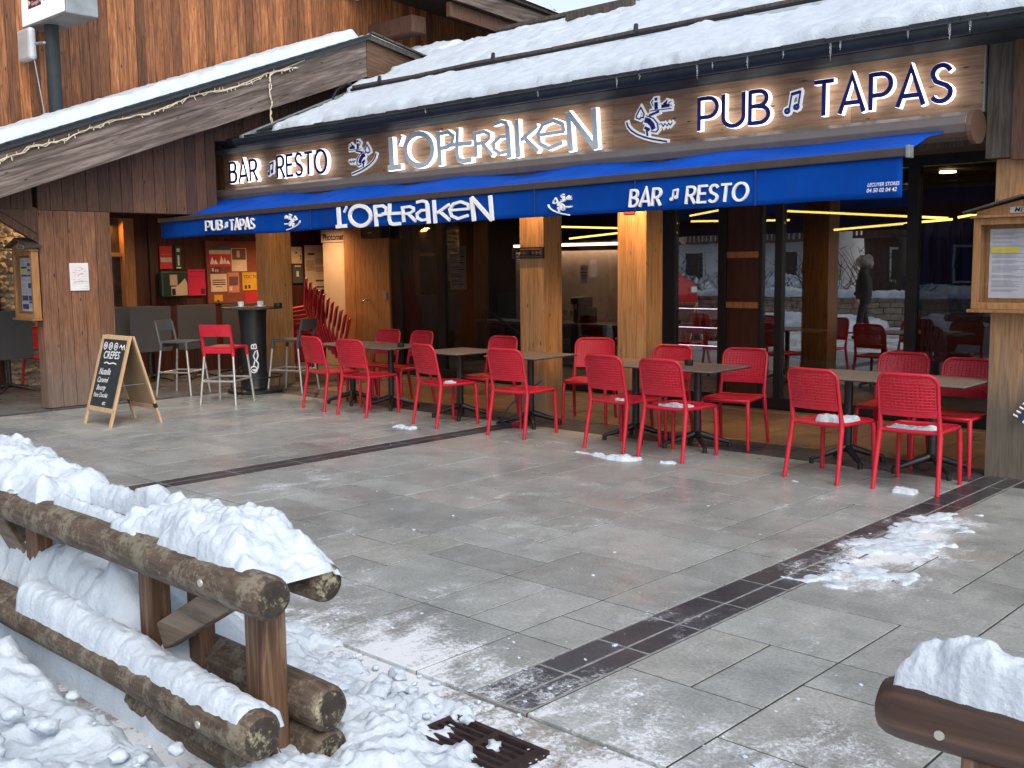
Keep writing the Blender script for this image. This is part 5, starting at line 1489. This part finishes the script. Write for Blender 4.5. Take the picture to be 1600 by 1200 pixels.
mb = MB(); a0, b0 = L_(-3.05, 1.90); a1, b1 = L_(-3.60, 1.90)
mb.beam((a0, b0, .60), (a1, b1, .30), .06, .105)
mb.build('brace', M['bench_brace'], lbn, bevel=.006); mb = MB(); a0, b0 = L_(-4.80, 1.90); a1, b1 = L_(-5.3, 1.90); mb.beam((a0, b0, .34), (a1, b1, .60), .06, .10)
mb.build('brace', M['bench_brace'], lbn, bevel=.006)
mb = MB()
for px in (-2.93, -4.62, -5.9): a, b = L_(px, 1.93); mb.box(a-.06, a+.06, b-.11, b+.11, .655, .703)
mb.build('cross_plank', M['log_clean'], lbn, bevel=.008)
mb = MB(); a, b = L_(-3.9, 2.0); mb.box(a-.75, a+.95, b-.012, b+.012, .54, .67); mb.build('side_plank', M['plank_porch'], lbn, bevel=.004)

def heap(name, x0, x1, y0, y1, base, thick, step=.014, edge=.10, seed=0, lump=.035, fine=.010, ragged=.05, mask=None, mat='snow', lb='', cat='snow'):
    o = snow_slab(name, lambda u, v: (x0+u, y0+v, base(x0+u, y0+v) if callable(base) else base), (0, 0, 1), x1-x0, y1-y0, step, thick, edge, M[mat], seed, lump, fine, ragged, .5, mask=mask)
    return tag(o, lb, cat)
def rail_base(x, y):
    z = .69 if 1.8 < y < 2.06 else .60
    for (yc, zc, r) in ((1.80, .645, .072), (2.055, .625, .066)):
        d = abs(y-yc)
        if d < r: z = max(z, zc+math.sqrt(r*r-d*d)-.012)
    return z
def bump1(x, c, w): return math.exp(-((x-c)/w)**2)
heap('rail_snow', -3.75, -2.77, 1.765, 2.105, rail_base, lambda u, v: (.06+.075*bump1(u-3.75, -3.36, .17)+.075*bump1(u-3.75, -3.04, .16)+.01)*(.75+.25*math.sin(min(1, v/.34)*math.pi))*min(1, .12+max(0, .98-u)/.26), .009, .09, 11, .04, .011, .05,
     lb='crusty snow heap on the near end of the left log barrier')
heap('rail_snow', -4.30, -3.6, 1.79, 1.87, rail_base, lambda u, v: .035, .010, .05, 12, .02, .007, .03, lb='thin snow line on the front rail of the left log barrier')
heap('rail_snow', -4.55, -3.5, 1.99, 2.11, rail_base, lambda u, v: .055+.06*bump1(u-4.55, -3.93, .12)+.05*bump1(u-4.55, -3.6, .12), .010, .07, 13, .03, .009, .04, lb='lumpy snow on the rear rail of the left log barrier')
heap('rail_snow', -6.8, -4.38, 1.76, 2.12, rail_base, lambda u, v: .09+.07*bump1(u-6.8, -5.2, .4), .014, .12, 14, .05, .011, .06, lb='big snow heap on the far end of the left log barrier')
heap('low_rail_snow', -4.5, -2.80, 1.69, 1.87, lambda x, y: .20+math.sqrt(max(.0005, .0064-(y-1.76)**2))-.012, lambda u, v: .035+.06*max(0, 1-u/1.5), .009, .055, 15, .018, .006, .025, lb='snow strip on the lower front log of the left barrier')
# snow packed inside the barrier and the bank in front of it
def bank_h(x, y):
    h = .02+.62*max(0, min(1, (-3.55-x)/1.1))*bump1(y, 1.93, .45)
    return h
heap('snow_pile', -7.2, -3.25, 1.735, 2.34, lambda x, y: -.012, lambda u, v: .07+.55*max(0, min(1, (3.85-u)/.55))*min(1, .55+v/.3)*(.75+.25*noise.noise(Vector((u*2, v*2, 7)))), .018, .22, 16, .05, .010, .08,
     lb='snow packed between the logs of the left barrier')
o = heap('snow_bank', -6.8, -2.78, -.6, 1.68, -.012, lambda u, v: .045+.09*max(0, min(1, (3.2-u)/.7))+.08*max(0, min(1, (2.05-v)/.8))+.05*noise.noise(Vector((u*1.5, v*1.5, 2))), .018, .16, 17, .05, .010, .12,
     lb=None, cat=None); tag(o, kind='stuff')
o = heap('snow_cover', -5.6, -2.50, 2.06, 2.80, -.012, lambda u, v: .025+.055*max(0, min(1, (3.0-u)/1.0))*max(0, 1-v/.74), .014, .12, 18, .05, .012, .14, mask=lambda u, v: min(.74-v-.20*max(0, (u-1.6))+.06*math.sin(u*5), (2.86-u))); tag(o, kind='stuff')
o = heap('snow_cover', -2.98, -1.9, 1.35, 2.42, -.012, lambda u, v: .035+.05*max(0, .6-u), .013, .14, 19, .05, .012, .12, mask=lambda u, v: min(.42-u*.55+ (v-.55)*.1, 1.07-v)); tag(o, kind='stuff')
# snow scraps on the paving
def scrap(x0, x1, y0, y1, h, seed, lb, step=.012, mask=None, edge=.035, ragged=.07, lump=.03):
    return heap('snow_scrap', x0, x1, y0, y1, -.002, lambda u, v: h, step, edge, seed, lump, .006, ragged, mask, 'snow', lb)
scrap(-6.03, -5.30, 7.05, 7.26, .022, 21, 'long low snow streak under the middle table chairs', mask=lambda u, v: .06-abs(v-.10-.03*math.sin(u*9)))
scrap(-5.12, -4.94, 7.20, 7.33, .02, 22, 'little snow lump at a chair foot right of the long streak')
scrap(-8.42, -8.12, 7.06, 7.18, .014, 23, 'flat snow scrap at the chair foot near the left drain strip')
scrap(-3.17, -3.00, 7.34, 7.46, .022, 24, 'two snow lumps at the foot of the rightmost front chair')
scrap(-3.92, -3.82, 7.20, 7.28, .012, 28, 'tiny snow scrap by the foot of the chair with snow lumps')
o = scrap(-3.0, -2.15, 4.95, 7.05, .008, 25, 'wide ragged snow patch on the right drain strip', .016, mask=lambda u, v: .15-abs(u-.47+.03*v+.10*noise.noise(Vector((v*1.6, 3, 1))))*1.05+.16*noise.noise(Vector((v*2.1, u*3, 9)))+.10*noise.noise(Vector((v*7, u*7, 4)))-.12*max(0, v-1.4)-.12*max(0, .4-v), edge=.12, ragged=.28, lump=.02)
# snow on seats
for (x, y, w, d, h, sd, lb) in ((-3.72, 7.63, .30, .22, .035, 31, 'thick snow lumps on the seat of a red chair at the right table'), (-3.12, 7.56, .34, .12, .02, 32, 'snow strip on the seat of the rightmost front chair'), (-5.17, 7.53, .30, .13, .010, 33, 'broad snow patch on the seat of the middle table chair'),
                             (-5.80, 7.60, .15, .07, .006, 34, 'thin snow scraps on the seat of the chair at the snow streak'), (-8.08, 7.60, .13, .08, .008, 35, 'scrap of snow on the seat at the small left table')):
    o = heap('seat_snow', x-w/2, x+w/2, y-d/2, y+d/2, .444, lambda u, v: h, .008, .03, sd, .018, .006, .035, lb=lb)
# loose crumbs
mb = MB(); rn = random.Random(17)
for k in range(420):
    if k < 330:
        x = rn.uniform(-4.6, -1.6); y = 2.25+abs(rn.gauss(0, .55)); 
    else:
        x = rn.uniform(-10, -1.5); y = rn.uniform(2.9, 7.6)
    if x > -2.2 and y > 4: continue
    r = abs(rn.gauss(0, .006))+.002
    if y > 3.3: r *= .8
    mb.blob((x, y, r*.2), min(r, .03), k, 1, .4, .9)
tag(mb.build('snow_crumbs', M['snow'], None, smooth=70), kind='stuff')
mb = MB(); rn = random.Random(23)
for k in range(150):
    x = rn.uniform(-3.6, -2.45); y = rn.uniform(2.12, 2.76); d = (y-2.12)/.6+max(0, x+3.1)*1.1
    if rn.random() < d*.55: continue
    r = rn.uniform(.012, .05)*(1.15-.4*d)
    mb.blob((x, y, r*.4), max(.008, r), k, 2, .7, .75)
for k in range(55):
    x = rn.uniform(-4.6, -2.85); y = rn.uniform(.9, 1.68); r = rn.uniform(.008, .04)
    mb.blob((x, y, .09+r*.1), r, k+300, 2, .7, .5)
tag(mb.build('snow_chunks', M['snow'], None, smooth=80), kind='stuff')

# right log rail
rb = thing('log_barrier', (-.9, 2.44, 0), 'dark brown log rail with snow cap and round bolt at the lower right corner', 'log barrier')
log(rb, 'top_rail', -.15, 2.6, 0, .590, .076, M['log_clean'], 8, endmat=M['log_clean'], bevel=.05)
bolt(rb, .012, -.0735, .580, .0125)
for px in (.10, 1.3): MB().box(px-.05, px+.05, -.045, .045, -.06, .53).build('post', M['bench_post'], rb, bevel=.006)
log(rb, 'top_rail', -.1, 2.6, .25, .575, .066, M['log_clean'], 9, endmat=M['log_clean'], bevel=.04)
heap('rail_snow', -1.02, .9, 2.398, 2.54, lambda x, y: .585+math.sqrt(max(.0004, .0058-(y-2.44)**2))-.008, lambda u, v: .085+.05*bump1(u, .18, .12)+.045*bump1(u, .40, .09), .008, .06, 41, .025, .009, .06, lb='snow cap on the dark log rail at the lower right corner')

# ---------------------------------------------------------------- drain grate, cable, brush
gr = thing('drain_grate', (-2.53, 2.415, -.004), 'rusty cast iron drain grate half buried in snow at the kerb', 'drain grate')
gw, gh = .235, .185
mb = MB(); mb.box(-gw, gw, -gh, -gh+.022, -.03, .012); mb.box(-gw, gw, gh-.022, gh, -.03, .012); mb.box(-gw, -gw+.022, -gh+.0225, gh-.0225, -.03, .0115); mb.box(gw-.05, gw, -gh+.0225, gh-.0225, -.03, .0115)
mb.box(-.014, .014, -gh+.0225, gh-.0225, -.03, .011)
k = -gh+.045
x_ = -gw+.05
while k < gh-.03:
    mb.box(-gw+.0225, -.0145, k, k+.014, -.03, .0105); mb.box(.0145, gw-.0505, k, k+.014, -.03, .0105); k += .037
mb.build('grid', M['rust'], gr, bevel=.002)
MB().box(-gw-.01, gw+.01, -gh-.01, gh+.01, -.0795, -.0605).build('pit', plain('black pit', (.006, .006, .006), .8), gr)
cbl = thing('power_cable', (-7.6, 8.2, 0), 'black cable with a red plug on the ground at the middle post', 'cable')
mb = MB(); mb.tube([(.15+.17*math.cos(a)*(1+.1*math.sin(3*a)), -.35+.12*math.sin(a), .012+.004*i) for i, a in enumerate([k*.5 for k in range(26)])], .008, 6)
mb.tube([(-.02, -.35, .02), (.05, -.25, .2), (.10, -.05, .34), (.2, .1, .45)], .008, 6); mb.build('cable', M['black'], cbl, smooth=60)
mb = MB(); mb.lathe([(.025, 0), (.032, .02), (.032, .07), (.022, .11), (.01, .13)], (0, 0, 0), 12); mb.v = [(v[2]+.18, v[1]-.33, v[0]+.035) for v in mb.v]; mb.build('plug', M['red'], cbl, smooth=50)
bru = thing('snow_brush', (-2.60, 8.33, .50), 'blue and white snow brush leaning by the foot of the menu post', 'brush')
mb = MB(); mb.beam((.0, -.02, -.02), (.17, -.02, .22), .05, .05); mb.build('head', plain('navy plastic', (.02, .05, .14), .4), bru, bevel=.01)
mb = MB()
for k in range(9): p = Vector((.0, -.02, -.02)).lerp(Vector((.17, -.02, .22)), k/8); mb.tube([p+Vector((-.02, 0, .012)), p+Vector((-.055, -.005, .03))], .008, 6)
mb.build('bristles', M['white'], bru)
mb = MB(); mb.beam((.02, -.02, -.045), (.20, -.02, .20), .04, .018); mb.build('edge', M['white'], bru)

# ---------------------------------------------------------------- lamps of the place, added fill and unseen area lights
def spot(x, y, z, lb, e, blend=.8, ang=110, col=(1, .60, .28), dirv=(0, 0, -1), r=.05):
    t = thing('recessed_lamp', (x, y, z), lb, 'lamp', 'small lamps under the eave')
    MB().lathe([(.055, .0), (.055, .03), (.045, .03), (.045, .004), (0, .004)], n=16).build('housing', M['metal_dark'], t)
    MB().lathe([(.042, -.002), (.042, .002), (0, .002)], n=16).build('bulb', M['lamp_warm'], t)
    d = bpy.data.lights.new('lamp', 'SPOT'); d.energy = e; d.spot_size = R(ang); d.spot_blend = blend; d.color = col; d.shadow_soft_size = r
    o = bpy.data.objects.new('lamp', d); COL.objects.link(o); o.parent = t; o.location = (0, 0, -.02)
    o.rotation_euler = Vector(dirv).to_track_quat('-Z', 'Y').to_euler()
    return t
spot(-6.50, 8.36, 2.55, 'lamp under the eave before the bright post', 60, dirv=(0, .35, -1), ang=100)
spot(-7.8, 8.30, 2.55, 'lamp under the eave before the bracket post', 22, dirv=(0, .3, -1), ang=110)
spot(-9.8, 9.6, 2.70, 'lamp in the soffit above the leftmost table', 60, ang=140)
spot(-14.35, 10.35, 2.50, 'lamp in the passage ceiling beside the photo booth', 130, col=(1, .58, .28), ang=150)
spot(-14.2, 8.6, 2.50, 'lamp in the passage ceiling before the posters', 50, col=(1, .66, .42), ang=160)
spot(-5.4, 9.7, 2.70, 'lamp in the soffit above the middle table', 45, ang=140)
spot(-3.6, 9.7, 2.70, 'lamp in the soffit above the right table', 22)
spot(-12.2, 8.25, 2.55, 'added fill lamp before the corner post', 14, dirv=(-.3, .2, -1), ang=140)  # fill light added to brighten the dark corner post
spot(-2.5, 8.25, 2.38, 'lamp above the right menu case', 7, ang=120)
def glow(x, y, z, e, sx, sy, name, rot, col=(1, .6, .3)):  # unseen area lights with no fixture, standing in for indoor lamps
    d = bpy.data.lights.new(name, 'AREA'); d.energy = e; d.shape = 'RECTANGLE'; d.size = sx; d.size_y = sy; d.color = col
    o = bpy.data.objects.new(name, d); COL.objects.link(o); o.location = (x, y, z); o.rotation_euler = rot; return o
glow(-15.56, 7.55, 2.38, 4, .15, .15, 'unseen window light', (0, R(-25), 0), (1, .42, .10))
glow(-15.2, 6.5, 2.48, 8, .15, .15, 'unseen passage light', (0, 0, 0), (1, .58, .26))
glow(-8.0, 13.6, 2.66, 40, 9, .3, 'unseen pub fill', (0, 0, 0), (1, .70, .42))

# ---------------------------------------------------------------- the street behind the camera (seen mirrored in the windows)
gs = MB()
o = snow_slab('snow_field', lambda u, v: (-34+u, -13.5+v, -.012+.10*noise.noise(Vector((u*.3, v*.3, 1)))), (0, 0, 1), 30, 8.5, .25, .18, .6, M['snow'], 51, .06, .02, .3, .5); tag(o, kind='structure')
wl_ = thing('stone_wall', (-18, -5.0, 0), 'low rough stone wall across the street, mirrored in the windows', 'wall')
mb = MB(); rn = random.Random(31)
for j in range(5):
    x = -13.0
    while x < 9.5:
        w = rn.uniform(.25, .55); mb.box(x+.008, x+w-.008, -.22+rn.uniform(-.02, .02), .22, j*.15+.006, j*.15+.144); x += w
mb.build('stones', M['stone_warm'], wl_, bevel=.012)
o = snow_slab('wall_snow', lambda u, v: (-31+u, -5.35+v, .74), (0, 0, 1), 22.5, .7, .06, lambda u, v: .16+.10*noise.noise(Vector((u*.7, 0, 2))), .2, M['snow'], 52, .06, .015, .08, .5); tag(o, 'snow ridge along the low stone wall across the street', 'snow')
for i, (x, y, w, h) in enumerate(((-15.2, -7.0, 3.0, 1.25), (-20.5, -7.2, 3.6, 1.35), (-25.5, -7.5, 3.5, .9), (-11.0, -7.0, 2.6, 1.0), (-13.0, -3.2, 3.4, .34), (-9.0, -3.0, 2.4, .4))):
    o = snow_slab('snow_mound', lambda u, v: (x-w/2+u, y-w*.35+v, 0), (0, 0, 1), w, w*.7, .08, lambda u, v: h, w*.33, M['snow'], 60+i, .08, .03, .2, .55)
    tag(o, ('snow mound behind the wall opposite the right window', 'largest snow mound behind the low wall across the street', 'snow mound at the far left of the low wall', 'smallest snow mound behind the low wall', 'wide low snow mound in front of the low wall', 'snow mound nearest to the street corner')[i], 'snow')
bark = wood('dark bark', (.015, .012, .010), (.04, .033, .027), (.075, .065, .055), 'z', 30, .85, .2, False, .6)
def tree(x, y, h, seed, lb):
    t = thing('bare_tree', (x, y, 0), lb, 'tree', 'bare trees across the street'); rn = random.Random(seed)
    tr, br = MB(), MB()
    tr.tube([(0, 0, 0), (.03, .02, h*.3), (-.03, .04, h*.55), (.05, 0, h)], [.17, .13, .09, .02], 10)
    def grow(p, d, L, r, lvl):
        pts = [p]; q = Vector(p); dd = Vector(d)
        for k in range(4):
            dd = (dd+Vector((rn.uniform(-.25, .25), rn.uniform(-.25, .25), rn.uniform(-.05, .25)))).normalized(); q = q+dd*L/4; pts.append(q.copy())
        br.tube(pts, [r*(1-.2*k) for k in range(5)], 5)
        if lvl < 3:
            for k in range(3 if lvl else 4):
                b = pts[rn.randint(1, 4)]; nd = (dd+Vector((rn.uniform(-1, 1), rn.uniform(-1, 1), rn.uniform(-.1, .7)))).normalized(); grow(b, nd, L*.62, r*.5, lvl+1)
    for k in range(9):
        z = h*rn.uniform(.3, .9); a = rn.uniform(0, 6.3); grow((0, 0, z), Vector((math.cos(a), math.sin(a), .5)).normalized(), h*.28, .05, 0)
    tr.build('trunk', bark, t, smooth=60); br.build('branches', bark, t)
tree(-14.6, -7.0, 6.5, 1, 'bare tree with a thick trunk opposite the wide right window'); tree(-18.2, -7.6, 6, 2, 'bare tree in the middle of the row across the street'); tree(-22.5, -8.4, 7, 3, 'tallest bare tree across the street'); tree(-12.3, -8.0, 5, 4, 'smallest bare tree across the street'); tree(-16.4, -9.5, 6.5, 5, 'bare tree just left of the thick trunked one'); tree(-13.4, -9.8, 6, 6, 'bare tree just right of the thick trunked one')
for i, (x, y, h) in enumerate(((-13.9, -6.1, 2.2), (-16.9, -6.3, 1.9), (-12.2, -6.2, 2.4), (-19.0, -6.2, 2.0))):
    t = thing('bare_shrub', (x, y, 0), ('dark twiggy shrub opposite the wide right window', 'dark twiggy shrub left of the thick trunked tree', 'tallest dark twiggy shrub across the street', 'dark twiggy shrub at the left of the low wall')[i], 'shrub', 'bare shrubs behind the low wall'); rs_ = random.Random(90+i); mb = MB()
    for k in range(70):
        a = rs_.uniform(0, 6.3); e = rs_.uniform(.35, 1.4); d = Vector((math.cos(a)*math.cos(e), math.sin(a)*math.cos(e), math.sin(e))); p = Vector((rs_.uniform(-.3, .3), rs_.uniform(-.3, .3), 0)); L = h*rs_.uniform(.6, 1)
        q = [p+d*L*f+Vector((rs_.uniform(-.1, .1), rs_.uniform(-.1, .1), 0))*f for f in (0, .35, .7, 1)]; mb.tube(q, [.022, .016, .011, .005], 4)
        for j in range(4):
            b = q[rs_.randint(1, 3)]; mb.tube([b, b+Vector((rs_.uniform(-.3, .3), rs_.uniform(-.3, .3), rs_.uniform(.05, .3)))], [.009, .004], 4)
    mb.build('branches', bark, t)
def house(x, y, w, d, h, mwall, lb, seed):
    t = thing('house', (x, y, 0), lb, 'house'); mb = MB()
    mb.box(-w/2, w/2, -d, 0, -.1, h); mb.build('wall', mwall, t)
    mb = MB(); mb.prism([(-w/2-.8, h-.2), (0, h+w*.22), (w/2+.8, h-.2), (w/2+.8, h), (0, h+w*.22+.25), (-w/2-.8, h)], -d-.8, 1.0, 'y'); mb.build('roof', M['snow'], t)
    for j in range(int(h//2.7)):
        k = -w/2+1
        while k < w/2-1:
            f = MB().box(k, k+1.1, .001, .06, j*2.7+.9, j*2.7+2.2).build('window', M['white'], t); MB().box(k+.08, k+1.02, .0605, .07, j*2.7+.98, j*2.7+2.12).build('pane', M['black'], f); k += 2.3
        mb = MB(); mb.box(-w/2, w/2, .05, 1.0, j*2.7+2.5, j*2.7+2.6); mb.box(-w/2, w/2, .95, 1.0, j*2.7+3.3, j*2.7+3.38)
        for q in range(int(w/.2)): mb.box(-w/2+q*.2, -w/2+q*.2+.11, .96, .99, j*2.7+2.6, j*2.7+3.3)
        mb.build('balcony', M['plank_brown'], t)
house(-11.5, -16, 12, 8, 8, M['plank_brown'], 'dark timber chalet across the street behind the smallest tree', 1)
house(-27, -19, 12, 9, 8, plain('pale render', (.80, .80, .80), .8, 0, .05, 2), 'pale rendered house across the street', 2)
house(-38, -17, 11, 9, 8, M['plank_brown'], 'dark timber house far left across the street', 3)
# red van
van = thing('red_van', (-19.5, -3.4, 0), 'red delivery van parked on the street, mirrored in the glass door', 'van', rz=R(8))
red_p = plain('red car paint', (.42, .02, .02), .25, 0, .05, 3)
prof = [(-2.3, .45), (-2.3, 1.3), (-2.15, 2.15), (-1.7, 2.3), (1.1, 2.3), (1.5, 2.15), (2.0, 1.35), (2.55, 1.15), (2.65, .8), (2.65, .45)]
MB().prism(prof, -.9, .9, 'y').build('body', red_p, van, bevel=.07)
gl_ = plain('car glass', (.02, .025, .03), .08, 0, .1)
mb = MB(); 
for s_ in (-1, 1): mb.prism([(.35, 1.4), (1.75, 1.4), (1.42, 2.05), (.35, 2.1)], s_*.905, s_*.912, 'y')
mb.obox((1.78, 0, 1.76), (0, 1, 0), (.53, 0, -.85), (.85, 0, .53), .75, .38, .01); mb.build('window', gl_, van)
for s_ in (-1, 1):
    for px in (-1.5, 1.7):
        w_ = MB().tube([(px, s_*.80, .36), (px, s_*.93, .36)], .36, 20).build('wheel', M['black'], van, smooth=40); MB().tube([(px, s_*.931, .36), (px, s_*.94, .36)], .2, 16).build('rim', M['alu'], w_)
    MB().box(2.60, 2.67, s_*.7-.14, s_*.7+.14, .85, 1.02).build('headlight', M['white'], van)
heap('van_snow', -21.4, -18.6, -4.1, -2.7, 2.27, lambda u, v: .14, .08, .2, 71, .05, .02, .1, lb='snow lying on the roof of the red van')
# person walking past behind the camera
def skin_figure(name, verts, edges, radii, mat, parent=None, root=0, sub=2):
    me = bpy.data.meshes.new(name); me.from_pydata(verts, edges, []); o = bpy.data.objects.new(name, me); COL.objects.link(o)
    if parent: o.parent = parent
    o.modifiers.new('skin', 'SKIN'); sv = me.skin_vertices[0].data if me.skin_vertices else None
    if sv is None:
        bm = bmesh.new(); bm.from_mesh(me); bm.verts.layers.skin.verify(); bm.to_mesh(me); bm.free(); sv = me.skin_vertices[0].data
    for i, r in enumerate(radii): sv[i].radius = r if isinstance(r, tuple) else (r, r); sv[i].use_root = (i == root)
    s = o.modifiers.new('sub', 'SUBSURF'); s.levels = s.render_levels = sub
    me.materials.append(mat); return o
per = thing('person', (-9.9, .3, 0), 'person in a dark coat with a pale furry hood, mirrored in the wide window', 'person', rz=R(60))
coat = plain('dark winter coat', (.012, .013, .016), .8, 0, .2); skin = plain('skin', (.50, .30, .22), .5, 0, .05)
V = [(0, 0, .95), (0, 0, 1.12), (0, .01, 1.32), (0, .01, 1.44), (0, .02, 1.52), (0, .03, 1.62), (0, .03, 1.72),
     (.10, 0, .90), (.11, .06, .50), (.11, .10, .09), (.11, .22, .05), (-.10, 0, .90), (-.11, -.05, .50), (-.11, -.14, .10), (-.11, -.04, .05),
     (.19, 0, 1.40), (.25, -.04, 1.12), (.24, .12, .92), (-.19, 0, 1.40), (-.25, .04, 1.12), (-.24, .16, .94)]
E_ = [(0, 1), (1, 2), (2, 3), (3, 4), (4, 5), (5, 6), (0, 7), (7, 8), (8, 9), (9, 10), (0, 11), (11, 12), (12, 13), (13, 14), (3, 15), (15, 16), (16, 17), (3, 18), (18, 19), (19, 20)]
rad = [(.18, .14), (.16, .13), (.19, .14), (.12, .10), .06, .095, .085, .10, .075, .05, .045, .10, .075, .05, .045, .075, .06, .045, .075, .06, .045]
skin_figure('body', V, E_, rad, coat, per)
skin_figure('coat', [(0, 0, .70), (0, 0, 1.0), (0, 0, 1.25), (0, .01, 1.42)], [(0, 1), (1, 2), (2, 3)], [(.23, .18), (.22, .175), (.225, .17), (.17, .13)], coat, per)
mb = MB(); mb.blob((0, -.02, 1.65), .15, 3, 3, 1.15, .35); mb.build('hood', plain('pale fur hood', (.22, .20, .18), .9, 0, .5, 30, 1), per, smooth=80)
mb = MB(); mb.blob((0, .075, 1.655), .095, 5, 3, 1.25, .05); mb.build('face', skin, per, smooth=80)
for s_ in (-1, 1):
    hx, hy, hz = s_*.24, (.14 if s_ > 0 else .18), (.88 if s_ > 0 else .90)
    mb = MB(); mb.blob((hx, hy, hz-.03), .042, 2, 2, 1.1, .1)
    for k in range(4): mb.tube([(hx+s_*.0, hy-.03+k*.02, hz-.06), (hx, hy-.028+k*.021+.01, hz-.10), (hx-s_*.012, hy-.02+k*.02+.025, hz-.13-.006*(k in (1, 2)))], [.010, .009, .007], 6)
    mb.tube([(hx-s_*.02, hy+.03, hz-.03), (hx-s_*.03, hy+.06, hz-.06), (hx-s_*.03, hy+.07, hz-.08)], [.012, .010, .008], 6)
    mb.build('hand', skin, per, smooth=80)
